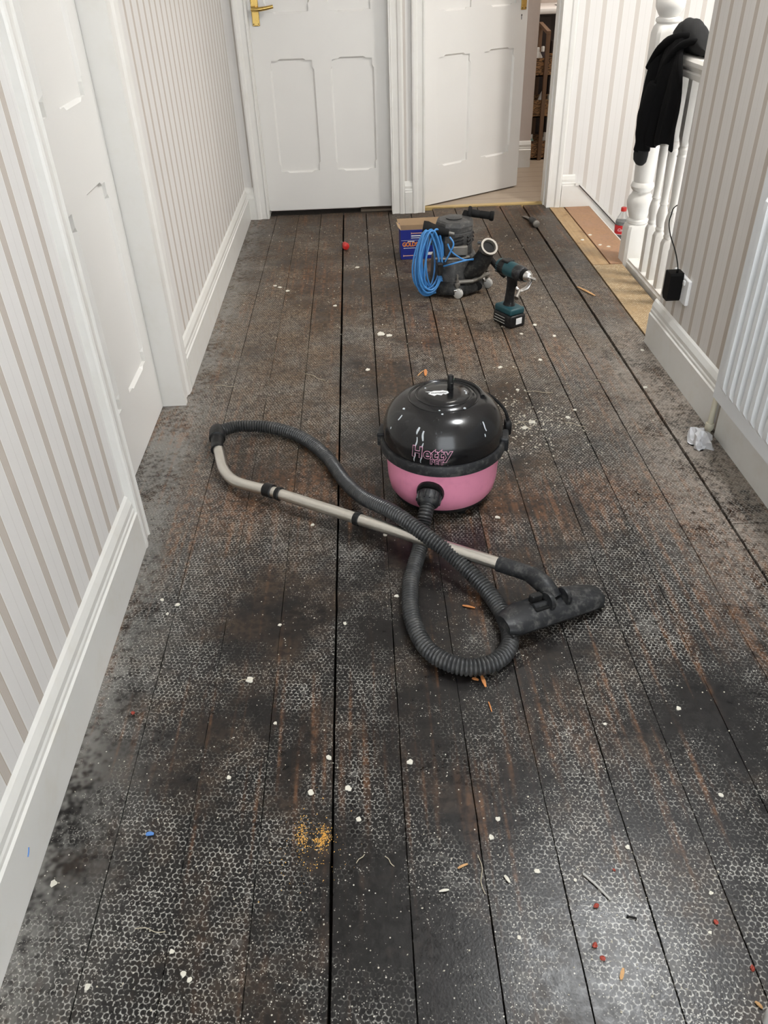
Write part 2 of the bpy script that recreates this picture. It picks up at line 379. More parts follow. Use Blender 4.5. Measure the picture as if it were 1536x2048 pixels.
def spline(pts, per=8):
    P = [Vector(p) for p in pts]; out = []
    for i in range(len(P) - 1):
        a, b, c, d = P[max(i - 1, 0)], P[i], P[i + 1], P[min(i + 2, len(P) - 1)]
        for j in range(per):
            t = j / per
            out.append(0.5 * ((2 * b) + (c - a) * t + (2 * a - 5 * b + 4 * c - d) * t * t + (3 * b - a - 3 * c + d) * t ** 3))
    out.append(P[-1]); return out
def resample(path, step):
    out = [path[0]]; acc = 0.0
    for a, b in zip(path, path[1:]):
        L = (b - a).length; d = step - acc
        while d <= L and L > 0:
            out.append(a + (b - a) * (d / L)); d += step
        acc = (acc + L) % step if L > 0 else acc
    return out
def tag(o, label=None, cat=None, group=None, kind=None):
    if label: o['label'] = label
    if cat: o['category'] = cat
    if group: o['group'] = group
    if kind: o['kind'] = kind
    return o
def thing(name, loc, label, cat, rz=0.0, group=None):
    o = bpy.data.objects.new(name, None); COL.objects.link(o); o.location = loc; o.rotation_euler = (0, 0, rz)
    o.empty_display_size = 0.05
    return tag(o, label, cat, group)
def struct(o, label, cat='structure'): return tag(o, label, cat, None, 'structure')
def text_mesh(txt, size, offset=0.0, extrude=0.0, shear=0.0, space=1.0, align='CENTER'):
    cu = bpy.data.curves.new('t', 'FONT'); cu.body = txt; cu.size = size; cu.offset = offset; cu.extrude = extrude; cu.shear = shear
    cu.space_character = space; cu.align_x = align; cu.align_y = 'CENTER'; cu.resolution_u = 3
    o = bpy.data.objects.new('t', cu); COL.objects.link(o)
    dg = bpy.context.evaluated_depsgraph_get(); dg.update()
    me = bpy.data.meshes.new_from_object(o.evaluated_get(dg))
    mb = MB(); mb.add([v.co[:] for v in me.vertices], [list(p.vertices) for p in me.polygons])
    bpy.data.objects.remove(o); bpy.data.meshes.remove(me); bpy.data.curves.remove(cu)
    return mb
def refine(mb, maxlen):
    bm = bmesh.new(); me = bpy.data.meshes.new('r'); me.from_pydata(mb.v, [], mb.f); bm.from_mesh(me)
    bmesh.ops.remove_doubles(bm, verts=bm.verts[:], dist=1e-6)
    for _ in range(4):
        E = [e for e in bm.edges if e.calc_length() > maxlen]
        if not E: break
        bmesh.ops.subdivide_edges(bm, edges=E, cuts=1); bmesh.ops.triangulate(bm, faces=[f for f in bm.faces if len(f.verts) > 4])
    bm.verts.index_update(); out = MB(); out.add([v.co[:] for v in bm.verts], [[v.index for v in f.verts] for f in bm.faces]); bm.free(); bpy.data.meshes.remove(me)
    return out

# ------------------------------------------------------------------ the floor: one object per board
rnd = random.Random(4)
floor = MB().box(-0.80, 1.34, -1.6, 4.90, -0.20, -0.045).build('floor', 'void')
struct(floor, 'worn floor of dark stained floorboards with honeycomb underlay print', 'floor')
def plank(x0, x1, y0, y1, mat='floor', z=0.0, jit=0.0007, ends=0.0):
    mb = MB(); n = max(2, int((y1 - y0) / 0.07)); L = []; Rr = []
    for i in range(n + 1):
        t = y0 + (y1 - y0) * i / n
        if 0 < i < n: t += rnd.uniform(-.02, .02)
        w = 0.0016 * max(0.0, min(1.0, (t - 1.6) / 1.4)) * (1.0 if x0 > -0.3 else 0.3)
        L.append((x0 + w + rnd.uniform(-jit, jit), t)); Rr.append((x1 - w + rnd.uniform(-jit, jit), t))
    b = 0.0008
    rings = [[(l[0], l[1], z - 0.03), (l[0], l[1], z - b), (l[0] + b, l[1], z), (r[0] - b, r[1], z), (r[0], r[1], z - b), (r[0], r[1], z - 0.03)] for l, r in zip(L, Rr)]
    mb.ring_skin(rings)
    return mb.build('plank', mat, floor)
SEAM = [-0.752, -0.495, -0.365, -0.234, -0.103, 0.029, 0.160, 0.2905, 0.4225, 0.554, 0.687, 0.8215, 0.957]
GAP = {-0.103: 0.0024, 0.957: 0.0036, 0.554: 0.0006, 0.687: 0.0007, 0.8215: 0.0010, -0.365: 0.0003, -0.234: 0.0004, -0.495: 0.0007}
SHIFT = {}
for a, b in zip(SEAM, SEAM[1:]):
    yend = 4.80 if b < 0.2 else (4.78 if a < 0.36 else 4.822)
    plank(a + GAP.get(a, 0.0006), b - GAP.get(b, 0.0006), -1.5, yend + rnd.uniform(-.004, .004), z=rnd.uniform(-.0012, .0006))
plank(0.9612, 1.1005, 1.662, 4.815, z=-0.0008)
plank(0.9612, 1.060, -1.5, 1.659, z=-0.0015)
plank(1.1045, 1.188, 3.735, 4.742, 'pine', z=-0.0005)
plank(1.1915, 1.338, 3.735, 4.742, 'hardboard', z=0.0004)
plank(1.1045, 1.250, 2.835, 3.731, 'imprint', z=-0.001)
MB().box(1.06, 1.25, 1.665, 2.83, -0.06, -0.014).build('joist', 'void', floor)

# ------------------------------------------------------------------ walls, ceiling
def wall(name, boxes, mat, label):
    mb = MB()
    for b in boxes: mb.box(*b)
    return struct(mb.build(name, mat), label, 'wall')
wall('wall_left', [(-0.76, -0.635, -1.6, 1.70, 0, 2.45), (-0.76, -0.635, 1.70, 2.50, 2.02, 2.45)], 'wp_left', 'left wall with beige striped wallpaper nearest the viewer')
wall('wall_left_far', [(-0.76, -0.662, 2.50, 4.90, 0, 2.45)], 'wp_leftfar', 'left wall with narrow looking stripes beyond the first door')
wall('wall_back', [(-0.76, -0.538, 4.755, 4.88, 0, 2.45), (0.187, 0.372, 4.755, 4.88, 0, 2.45), (1.087, 3.0, 4.755, 4.88, -2.0, 2.45),
                   (-0.538, 0.187, 4.755, 4.88, 2.02, 2.45), (0.372, 1.087, 4.755, 4.88, 2.02, 2.45)], 'wp_back', 'back wall around two doors and behind the stairs, striped wallpaper')
wall('wall_light_block', [(-0.80, 0.30, 5.02, 5.08, -0.2, 2.45), (-0.86, -0.80, 4.86, 5.08, -0.2, 2.45)], 'pinkwall', 'unseen wall added behind the closed door to block light')  # unseen, added to stop light leaking in under the closed door
wall('wall_right', [(1.10, 1.20, -1.6, 2.80, -0.05, 2.45)], 'wp_right_shade', 'right wall above the radiator with striped wallpaper tinted darker as shade')
wall('wall_stairwell_bounce', [(3.0, 3.1, 1.2, 4.88, -2.0, 2.45), (1.20, 3.0, 1.1, 1.2, -2.0, 2.45)], 'wp_back', 'unseen stairwell walls added beyond the banister to bounce light')  # unseen, added only for the light they bounce back
struct(MB().box(-0.76, 3.1, -1.6, 6.9, 2.45, 2.55).build('ceiling', 'ceil'), 'plain white ceiling', 'ceiling')

# ---- skirting boards
SK = [(0, 0), (.020, 0), (.020, .118), (.0155, .122), (.0155, .131), (.013, .136), (.013, .150), (.010, .158), (.006, .168), (0, .175)]
def skirting(name, p0, p1, out, h=1.0, poly=SK, z=0.0, label=''):
    """from p0 to p1 along the wall; out = outward unit vector"""
    d = Vector((p1[0] - p0[0], p1[1] - p0[1])); L = d.length; d.normalize()
    mb = MB().prism(poly, 0, L, lambda u, v, w: (p0[0] + d.x * w + out[0] * u, p0[1] + d.y * w + out[1] * u, z + v * h))
    return struct(mb.build(name, 'skirt'), label, 'skirting')
skirting('baseboard_left', (-0.635, -1.6), (-0.635, 1.672), (1, 0), 1.0, label='white skirting board along the near left wall')
skirting('baseboard_left_far', (-0.662, 2.612), (-0.662, 4.755), (1, 0), 0.95, label='white skirting board along the far left wall')
skirting('baseboard_right', (1.10, 2.835), (1.10, 2.165), (-1, 0), 1.0, label='tall cream skirting board under the black adaptor')
MB().tube([(-.6148, .769, .069), (-.6145, .764, .064), (-.6148, .757, .060)], .0013, 6).build('pen_mark', 'bluebit', bpy.data.objects['baseboard_left'])
bs = skirting('baseboard_radiator', (1.10, 2.115), (1.10, -1.6), (-1, 0), 0.93, poly=[(0, 0), (.018, 0), (.018, .15), (.010, .168), (0, .175)], label='cream skirting board under the radiator')
skirting('baseboard_back', (-0.662, 4.755), (-0.606, 4.755), (0, -1), 1.0, label='short skirting piece in the back left corner')
skirting('baseboard_middle', (0.258, 4.755), (0.302, 4.755), (0, -1), 1.0, label='tiny skirting piece between the two back doors')
skirting('baseboard_door', (1.165, 4.755), (1.240, 4.755), (0, -1), 1.0, label='short skirting piece right of the open doorway')
# stair string following the steps down the back wall
mb = MB()
poly = [(1.240, 0.0), (1.338, 0.0), (2.55, -1.26), (2.55, -1.03), (1.262, 0.127), (1.240, 0.127)]
mb.prism(poly, 4.735, 4.756, lambda u, v, w: (u, w, v))
struct(mb.build('trim_stair_string', 'skirt'), 'white sloping skirting that runs down beside the stairs', 'trim')
MB().prism([(1.240, 0.118), (1.264, 0.118), (2.55, -1.06), (2.55, -1.03), (1.266, 0.131), (1.240, 0.131)], 4.728, 4.736, lambda u, v, w: (u, w, v)).build('bead', 'skirt', bpy.data.objects['trim_stair_string'])
MB().tube([(1.262, 4.7265, .121), (1.40, 4.7265, -.008), (1.56, 4.7265, -.160)], .0022, 6).build('shadow_gap_line', 'blackprint', bpy.data.objects['trim_stair_string'])  # black tube stands in for the shadow gap along the string
mb = MB()
for i in range(5):
    mb.box(1.345 + i * .235, 1.60 + i * .235, 3.80, 4.735, -0.19 * (i + 1) - 0.19, -0.19 * (i + 1))
struct(mb.build('staircase', 'cartwood'), 'wooden steps going down beyond the floor edge', 'stairs')
struct(MB().box(1.3385, 1.3445, 3.80, 4.735, -0.30, -0.001).build('trim_stair_riser', 'skirt'), 'white riser board at the top of the stairs', 'trim')

# ---- door casings and jambs
CAS = [(0, 0), (0, .012), (.006, .017), (.011, .012), (.038, .014), (.044, .020), (.060, .023), (.068, .021), (.070, .016), (.070, 0)]
def casing(mb, x, y, flip, w=1.0, z1=2.06):
    s = -1 if flip else 1
    mb.prism([(u * w, v) for u, v in CAS], 0, z1, lambda u, v, ww: (x + s * u, y - v, ww))
def casing_y(mb, x, y, flip, w=1.0, z1=2.06):
    s = -1 if flip else 1
    mb.prism([(u * w, v) for u, v in CAS], 0, z1, lambda u, v, ww: (x + v, y + s * u, ww))
mb = MB(); casing(mb, -0.538, 4.755, True); casing(mb, 0.187, 4.755, False)
mb.box(-0.548, -0.534, 4.74, 4.89, 0, 2.03); mb.box(0.183, 0.197, 4.74, 4.89, 0, 2.03); mb.box(-0.608, 0.258, 4.735, 4.756, 2.0, 2.07)
mb.box(-0.60, 0.2, 4.74, 4.88, 2.0, 2.03)
struct(mb.build('trim_1', 'paint'), 'moulded white frame around the closed back door', 'door frame')
mb = MB(); casing(mb, 0.372, 4.755, True); casing(mb, 1.087, 4.755, False, 1.1)
mb.box(0.362, 0.3735, 4.74, 4.85, 0, 2.03); mb.box(1.083, 1.097, 4.736, 4.90, 0, 2.03); mb.box(1.076, 1.084, 4.80, 4.835, 0, 2.03)
mb.box(0.30, 1.16, 4.735, 4.756, 2.0, 2.07); mb.box(0.36, 1.09, 4.74, 4.88, 2.0, 2.03)
struct(mb.build('trim_2', 'paint'), 'moulded white frame around the half open back door', 'door frame')
mb = MB(); casing_y(mb, -0.635, 1.738, True); casing_y(mb, -0.664, 2.474, False, 1.95)
mb.box(-0.76, -0.640, 1.700, 1.7375, 0, 2.03); mb.box(-0.76, -0.664, 2.474, 2.50, 0, 2.03); mb.box(-0.76, -0.63, 1.70, 2.50, 2.0, 2.03)
mb.box(-0.722, -0.643, 2.4735, 2.50, 0, 2.03)
struct(mb.build('trim_3', 'paint'), 'wide white frame around the left door', 'door frame')

# ---- doors with stop-chamfered panels
def hole_outline(x0, x1, z0, z1, c, stop=0.032, tap=0.014):
    pts = []
    for (ax, az), (bx, bz), (nx, nz) in (((x0, z0), (x1, z0), (0, -1)), ((x1, z0), (x1, z1), (1, 0)), ((x1, z1), (x0, z1), (0, 1)), ((x0, z1), (x0, z0), (-1, 0))):
        L = math.hypot(bx - ax, bz - az); dx, dz = (bx - ax) / L, (bz - az) / L
        for t, o in ((0, 0), (stop, 0), (stop + tap, c), (L - stop - tap, c), (L - stop, 0)):
            pts.append((ax + dx * t + nx * o, az + dz * t + nz * o))
    return pts
def make_door(name, W, Ht, cols, rows, label, mtx, depth=0.011, thick=0.036):
    holes = [(a, b, c, d) for a, b in cols for c, d in rows]
    outer = [(0, 0), (W, 0), (W, Ht), (0, Ht)]
    outs = [hole_outline(*h, 0.009) for h in holes]; ins = [hole_outline(*h, 0.0) for h in holes]
    loops = [outer] + outs
    tri = tessellate_polygon([[Vector((u, v, 0)) for u, v in l] for l in loops])
    mb = MB(); flat = [p for l in loops for p in l]
    mb.add([(u, 0, v) for u, v in flat], [tuple(t) for t in tri])
    for o_, i_ in zip(outs, ins):
        n = len(o_)
        mb.add([(u, 0, v) for u, v in o_] + [(u, depth, v) for u, v in i_], [(j, (j + 1) % n, (j + 1) % n + n, j + n) for j in range(n)])
    mb.add([(0, 0, 0), (W, 0, 0), (W, 0, Ht), (0, 0, Ht), (0, thick, 0), (W, thick, 0), (W, thick, Ht), (0, thick, Ht)],
           [(0, 1, 5, 4), (1, 2, 6, 5), (2, 3, 7, 6), (3, 0, 4, 7), (4, 5, 6, 7)])
    d = mb.build(name, 'doorpaint'); d.matrix_world = mtx
    struct(d, label, 'door')
    for a, b, c, e in holes:
        MB().box(a - .012, b + .012, depth - .0005, thick - .004, c - .012, e + .012).build('panel', 'doorpaint', d)
    return d
def lever_handle(door, x, z, direction=1, lever=True):
    h = MB().bbox(x - .019, x + .019, -.006, .002, z - .075, z + .075, .0025).build('door_handle', 'brass', door)
    if lever:
        mb = MB().lathe([(.012, -.045), (.013, -.02), (.011, -.004)], 16, (x, 0, z), 'y')
        p = [(x - .014 * direction, -.045, z + .002), (x + .02 * direction, -.047, z), (x + .06 * direction, -.046, z + .004), (x + .098 * direction, -.044, z + .010)]
        mb.tube(spline(p, 5), lambda i: (.0115 - .0035 * i / 15), 10)
        mb.build('lever', 'brass', h, True)
    mb = MB()
    for sx in (-1, 1):
        for sz in (-1, 1): mb.lathe([(.0028, -.0075), (.0028, -.005)], 8, (x + sx * .012, 0, z + sz * .066), 'y')
    mb.build('screw', 'blackprint', h)
    return h
rows = [(.212, .763), (.982, 1.78)]
d2 = make_door('door_2', 0.717, 1.96, [(.092, .309), (.414, .629)], rows, 'closed white four-panel door in the back wall with brass lever handle', Matrix.Translation((-0.5335, 4.805, 0.030)))
lever_handle(d2, 0.036, 1.000, 1)
mt = Matrix.Translation((0.374, 4.850, 0.008)) @ Matrix.Rotation(math.atan2(.386, .615), 4, 'Z')
d3 = make_door('door_3', 0.735, 1.96, [(.103, .320), (.428, .645)], rows, 'white four-panel door standing half open into the far room', mt)
lever_handle(d3, 0.700, 1.022, -1)
MB().lathe([(.0042, -.0012), (.0042, .0005)], 12, (0.690, 0, 0.922), 'y').box(.6885, .6915, -.0012, .0005, .900, .920).build('keyhole', 'blackprint', d3)
mt = Matrix.Translation((-0.7215, 2.470, 0.006)) @ Matrix.Rotation(-PI / 2, 4, 'Z') @ Matrix.Scale(-1, 4, (0, 1, 0))
mt = Matrix(((0, -1, 0, -0.7215), (-1, 0, 0, 2.470), (0, 0, 1, 0.006), (0, 0, 0, 1)))
d1 = make_door('door_1', 0.732, 1.96, [(.092, .315), (.418, .640)], rows, 'white four-panel door in the left wall close to the viewer', mt)

# ---- threshold rubble under the closed door, threshold strip, far room
struct(MB().box(-0.545, 0.20, 4.80, 4.95, -0.08, -0.012).build('trim_4', 'rubble'), 'dusty gap under the closed back door', 'gap')
struct(MB().box(0.362, 1.097, 4.822, 4.86, -0.02, 0.006).build('trim_5', 'yellowstrip'), 'pale yellow wooden threshold strip in the open doorway', 'threshold')
rf = MB().box(0.0, 2.4, 4.86, 6.9, -0.04, 0.0).build('floor_far_room', 'laminate'); struct(rf, 'light brown laminate floor of the far room', 'floor')
wall('wall_far_room', [(0.0, 1.172, 5.76, 5.90, 0, 2.45), (1.16, 1.172, 5.90, 6.9, 0, 2.45)], 'pinkwall', 'dull pinkish wall corner seen past the open door')
wall('wall_far_room_end', [(1.172, 2.4, 6.80, 6.9, 0, 2.45)], 'pinkwall', 'end wall of the far room behind the washstand')
wall('wall_far_room_right', [(2.3, 2.4, 4.88, 6.80, 0, 2.45)], 'pinkwall', 'right wall of the far room')
wall('wall_far_room_left', [(-.1, 0.0, 5.08, 5.90, 0, 2.45), (0.30, 0.36, 4.88, 5.08, 0, 2.45)], 'pinkwall', 'left wall of the far room behind the open door')
skirting('baseboard_far_room', (0.2, 5.76), (1.174, 5.76), (0, -1), 0.95, label='cream skirting in the far room behind the open door')

# ---- low white edge at the bottom right corner of the view
mb = MB().bbox(0.0, 0.34, -0.5, 0.0, 0.0, 0.045, .012, 3)
o = mb.build('trim_6', 'greyedge', None, True); o.location = (0.524, 0.470, 0.0); o.rotation_euler = (0, 0, math.radians(38))
struct(o, 'low pale painted edge in the bottom right corner', 'trim')

# ------------------------------------------------------------------ vacuum cleaner
def onto(mb, f): mb.v = [tuple(f(*p)) for p in mb.v]; return mb
HC = Vector((0.197, 1.874, 0.0))
vac = thing('vacuum_cleaner', HC, 'pink and black tub vacuum cleaner with ribbed hose and steel wand', 'vacuum cleaner')
MB().lathe([(.128, .030), (.140, .033), (.148, .045), (.1535, .075), (.158, .165), (.150, .168)], 64).build('drum', 'pink', vac, True)
MB().lathe([(.120, .022), (.138, .022), (.139, .034), (.120, .034)], 48).build('base_ring', 'black', vac, True)
rim = MB().lathe([(.150, .160), (.168, .160), (.1725, .164), (.1725, .186), (.169, .191), (.160, .193), (.150, .190)], 72).build('rim_band', 'blackdusty', vac, True)
DP = [(.1630, .185), (.1645, .200), (.1640, .220), (.1610, .240), (.1550, .258), (.1450, .276), (.1310, .291), (.1130, .303), (.0950, .310), (.0930, .3085), (.0900, .3085), (.0880, .3115), (.0760, .3165), (.0740, .3145), (.0700, .3145), (.0680, .3170), (.0400, .3180), (.0005, .3182)]
def dome_r(z):
    for (r0, z0), (r1, z1) in zip(DP[:9], DP[1:10]):
        if z0 <= z <= z1: return r0 + (r1 - r0) * (z - z0) / (z1 - z0)
    return .09
dome = MB().lathe(DP, 80).build('hood', 'dome', vac, True, 50)
MB().lathe([(.0085, .317), (.0085, .3325), (.0092, .333), (.0092, .3345), (.0086, .335), (.0086, .352), (.0070, .355), (.0005, .3555)], 20, (.022, .030, 0)).build('cord_winder_knob', 'black', vac, True)
# raised rib on the far right of the hood
ribp = [(.105 * math.cos(a), .105 * math.sin(a), .3075) for a in [math.radians(t) for t in range(-5, 75, 8)]]
MB().tube(ribp, .006, 8).build('hood_rib', 'dome', dome, True)
# lettering on the hood front
FA = math.radians(-100)                                     # the way the front faces
def wrap_dome(x, y, z, zc, extra, a0):
    zz = zc + y; r = dome_r(zz) + extra + z; a = a0 + x / r
    return (r * math.cos(a), r * math.sin(a), zz)
A1 = math.radians(-106.5)
mb = refine(text_mesh('Hetty', .047, .0026, 0, 0.06, 1.12), .008); onto(mb, lambda x, y, z: wrap_dome(x * .88, y * .86 + .02 * x, z, .2265, .0009, A1)); mb.build('brand_outline', 'pinkprint', dome)
mb = refine(text_mesh('Hetty', .047, .0011, 0, 0.06, 1.12), .008); onto(mb, lambda x, y, z: wrap_dome(x * .88, y * .86 + .02 * x, z, .2265, .0016, A1)); mb.build('brand_lettering', 'blackprint', dome)
A2 = math.radians(-100.5)
mb = refine(text_mesh('PET', .0195, .0014, 0, 0, 1.12), .006); onto(mb, lambda x, y, z: wrap_dome(x * 1.1, y, z, .2035, .0009, A2)); mb.build('small_outline', 'pinkprint', dome)
mb = refine(text_mesh('PET', .0195, .0005, 0, 0, 1.12), .006); onto(mb, lambda x, y, z: wrap_dome(x * 1.1, y, z, .2035, .0017, A2)); mb.build('small_lettering', 'blackprint', dome)
# white badge with a name on top
bl = [(-.037, .008), (-.020, .006), (-.012, .010), (.004, .009), (.012, .011), (.026, .005), (.028, -.004), (.018, -.012), (.012, -.008), (.006, -.016), (-.006, -.011), (-.014, -.018), (-.024, -.010), (-.030, -.004), (-.022, .002)]
MB().prism(bl, .3178, .3188, lambda u, v, w: (u * .95 - .012, v * 1.0 + .004, w)).build('badge', 'whiteprint', dome)
mb = text_mesh('numatic', .013, .0002); onto(mb, lambda x, y, z: (x - .012, y + .002, .3192)); mb.build('badge_lettering', 'blackprint', dome)
# paint runs and dabs
for a, z0, z1, w in ((-122, .196, .224, .0032), (-121.5, .230, .262, .0036), (-122, .268, .283, .0040), (-115.5, .196, .228, .0028), (-115, .236, .252, .0030), (-115.5, .256, .278, .0040), (-48, .262, .283, .003), (-52, .25, .258, .003), (-152, .279, .291, .003), (-158, .25, .256, .003)):
    a = math.radians(a); zs = [z0 + (z1 - z0) * i / 6 for i in range(7)]
    MB().tube([Vector(((dome_r(z) - w * .72) * math.cos(a + .012 * math.sin(z * 180)), (dome_r(z) - w * .72) * math.sin(a + .012 * math.sin(z * 180)), z)) for z in zs], lambda i, w=w: w * (.75 + .25 * math.sin(PI * (i + .5) / 7)), 6).build('paint_run', 'drip', dome, True)
for (x, y, z) in ((-.052, -.055, .3135), (-.018, -.082, .312), (.048, -.076, .312), (-.012, -.096, .3085), (.058, .01, .3165), (.061, .002, .3165), (.060, -.006, .3165), (-.045, .035, .3165), (-.108, -.045, .3015)):
    MB().lathe([(.0005, z + .0012), (.0030, z + .0008), (.0038, z - .001)], 10, (x, y, 0)).build('paint_spot', 'drip', dome, True)
# inlet and collar
IA = math.atan2(1.724 - 1.874, .150 - .197); di = Vector((math.cos(IA), math.sin(IA), 0))
mt = Matrix.Translation(di * .150 + Vector((0, 0, .100))) @ di.to_track_quat('Z', 'Y').to_matrix().to_4x4() @ Matrix.Rotation(math.radians(0), 4, 'X')
MB().lathe([(.036, -.004), (.038, .004), (.036, .012), (.030, .012)], 28).xf(mt).build('inlet', 'black', vac, True)
tilt = di + Vector((0, 0, -.55)); tilt.normalize()
mt2 = Matrix.Translation(di * .158 + Vector((0, 0, .100))) @ tilt.to_track_quat('Z', 'Y').to_matrix().to_4x4()
coll = MB().lathe([(.030, 0), (.0315, .004), (.0315, .026), (.028, .034), (.023, .038)], 24).xf(mt2).build('hose_collar', 'blackdusty', vac, True)
mb = MB()
for j in range(14):
    a = 2 * PI * j / 14
    mb.add([Vector(q) for q in [(.0310 * math.cos(a - .06), .0310 * math.sin(a - .06), .003), (.0310 * math.cos(a + .06), .0310 * math.sin(a + .06), .003), (.0310 * math.cos(a + .06), .0310 * math.sin(a + .06), .027), (.0310 * math.cos(a - .06), .0310 * math.sin(a - .06), .027),
             (.0338 * math.cos(a - .05), .0338 * math.sin(a - .05), .004), (.0338 * math.cos(a + .05), .0338 * math.sin(a + .05), .004), (.0338 * math.cos(a + .05), .0338 * math.sin(a + .05), .026), (.0338 * math.cos(a - .05), .0338 * math.sin(a - .05), .026)]],
           [(4, 5, 6, 7), (0, 1, 5, 4), (1, 2, 6, 5), (2, 3, 7, 6), (3, 0, 4, 7)])
mb.xf(mt2).build('grip_rib', 'blackdusty', coll)
# castors and clip, plug and flex at the right side
for i, a in enumerate((-68, -125, 60, 150)):
    a = math.radians(a); c = Vector((.118 * math.cos(a), .118 * math.sin(a), .016))
    mb = MB(); mb.lathe([(.010, -.010), (.0155, -.009), (.0155, .009), (.010, .010)], 18, c, 'x'); mb.bbox(c.x - .013, c.x + .013, c.y - .006, c.y + .012, .016, .034, .003)
    mb.build('castor', 'rubber', vac, True)
for s_, a in ((1, -8), (-1, 168)):
    a = math.radians(a)
    mb = MB().bbox(-.010, .012, -.028, .028, .158, .198, .004); mb.xf(Matrix.Rotation(a, 4, 'Z') @ Matrix.Translation((.168, 0, 0))).build('clip', 'blackdusty', vac)
plug = MB().bbox(.174, .194, .012, .042, .170, .212, .006).build('mains_plug', 'black', vac, True)
MB().tube(spline([(.184, .028, .210), (.180, .034, .226), (.172, .046, .240), (.158, .062, .252), (.140, .080, .262), (.12, .09, .27)], 6), lambda i: .0055 if i < 8 and i % 2 == 0 else .0042, 10).build('mains_flex', 'rubber', plug, True)

# ribbed hose: out of the collar, round the loop, over the wand and back to the bent tube
end = mt2 @ Vector((0, 0, .036))
L = lambda x, y, z: Vector((x, y, z)) - HC
hp = [end, end + tilt * .028, L(.124, 1.640, .046), L(.112, 1.585, .026), L(.092, 1.510, .022), L(.078, 1.440, .022), L(.076, 1.330, .022), L(.105, 1.228, .022), L(.168, 1.176, .022), L(.236, 1.178, .022), L(.284, 1.226, .022),
      L(.291, 1.305, .022), L(.264, 1.402, .026), L(.203, 1.494, .050), L(.122, 1.568, .084), L(.045, 1.662, .090), L(-.030, 1.775, .060), L(-.083, 1.908, .028), L(-.144, 2.066, .022), L(-.227, 2.186, .022), L(-.329, 2.250, .024), L(-.430, 2.256, .030), L(-.487, 2.222, .034)]
path = resample(spline(hp, 24), .0022)
R_ = [.0195, .0208, .0195, .0162]
MB().tube(path, lambda i: R_[i % 4], 14).build('hose', 'hosemat', vac, True, 60)
# bent tube and straight wand
bp = [(-.491, 2.196, .034), (-.484, 2.140, .032), (-.470, 2.085, .031), (-.447, 2.000, .030), (-.408, 1.935, .030), (-.345, 1.892, .032), (-.300, 1.872, .034)]
wand = MB().tube([Vector(p) - HC for p in spline(bp, 8)], .0163, 20).build('wand', 'steel', vac, True)
w0, w1 = Vector((-.312, 1.877, .034)) - HC, Vector((.296, 1.451, .072)) - HC
wd = (w1 - w0).normalized()
MB().tube([w0, w0 + wd * .3, w1 + wd * .02], .0160, 20).build('straight_tube', 'steel', wand, True)
def collar(t0, t1, r, name, mat='black', grips=False):
    prof = [(r * .9, t0), (r, t0 + .002), (r, t1 - .002), (r * .9, t1)]
    mm = Matrix.Translation(w0) @ wd.to_track_quat('Z', 'Y').to_matrix().to_4x4()
    return MB().lathe(prof, 20).xf(mm).build(name, mat, wand, True)
collar(.000, .030, .0205, 'tube_collar'); collar(.045, .060, .0200, 'tube_collar'); collar(.316, .334, .0192, 'tube_collar')
d0 = (Vector(bp[0]) - Vector(bp[1])).normalized()
mm = Matrix.Translation(Vector((-.493, 2.205, .034)) - HC) @ d0.to_track_quat('Z', 'Y').to_matrix().to_4x4()
MB().lathe([(.0195, -.095), (.0195, -.040), (.0200, -.038), (.0200, -.030), (.0255, -.028), (.0262, -.004), (.0250, .018), (.0215, .030)], 24).xf(mm).build('hose_cuff', 'black', vac, True)

# floor head: tilted, left end lying on the hose
hl, hr = Vector((.280, 1.262, .062)), Vector((.520, 1.386, .024))
hx = (hr - hl).normalized(); hy = (Vector((0, 0, 1)).cross(hx)).normalized(); hz = hx.cross(hy)
HM = Matrix((hx, hy, hz)).transposed().to_4x4(); HM.translation = (hl + hr) / 2 - HC
half = (hr - hl).length / 2 + .006
def head_section(x, k):
    """outline in (y,z): low rounded shoe, thinner at the ends"""
    f = 1 - .40 * abs(k) ** 4; b = .046 - .012 * max(0, abs(k) - .6) / .4
    return [(x, -.036, -.014), (x, -.040, -.008), (x, -.036, .004 * f), (x, -.020, .013 * f), (x, .004, .019 * f), (x, b - .012, .015 * f), (x, b, .004 * f), (x, b, -.014)]
rings = []
for i in range(25):
    k_ = -1 + 2 * i / 24; sh = (1 - abs(k_) ** 10 * .35)
    rings.append([(half * k_, y * sh, z) for _, y, z in head_section(0, k_)])
head = MB().ring_skin(rings).xf(HM).build('floor_head', 'blackdusty', vac, True, 50)
MB().bbox(-half + .004, half - .004, -.035, .030, -.020, -.012, .003).xf(HM).build('sole', 'black', head)
MB().bbox(-.062, -.014, -.014, .016, .010, .0195, .003).xf(HM).build('recess', 'rubber', head)
MB().lathe([(.0085, -.060), (.0085, -.020)], 16, (0, .002, .0165), 'x').xf(HM).build('pivot_bar', 'blackdusty', head, True)
ped = MB().bbox(-.056, -.026, .012, .028, .016, .036, .003).xf(HM).build('pedal', 'black', head)
nk = [w1 - wd * .004, w1 + wd * .02, w1 + wd * .055, w1 + wd * .078 + Vector((.004, -.004, .000)), Vector((.386, 1.366, .074)) - HC, Vector((.401, 1.340, .054)) - HC]
MB().tube(spline(nk[:4], 5), lambda i: .0195, 20).build('neck_socket', 'blackdusty', head, True)
MB().tube(spline(nk[3:], 6), lambda i: .0215 + .0002 * i, 20).build('elbow', 'blackdusty', head, True)
mb = MB()
for s_ in (-1, 1): mb.lathe([(.022, -.006), (.024, 0), (.022, .006)], 18, (.006 + s_ * .024, .002, .021), 'x')
mb.xf(HM).build('swivel_cheek', 'blackdusty', head, True)

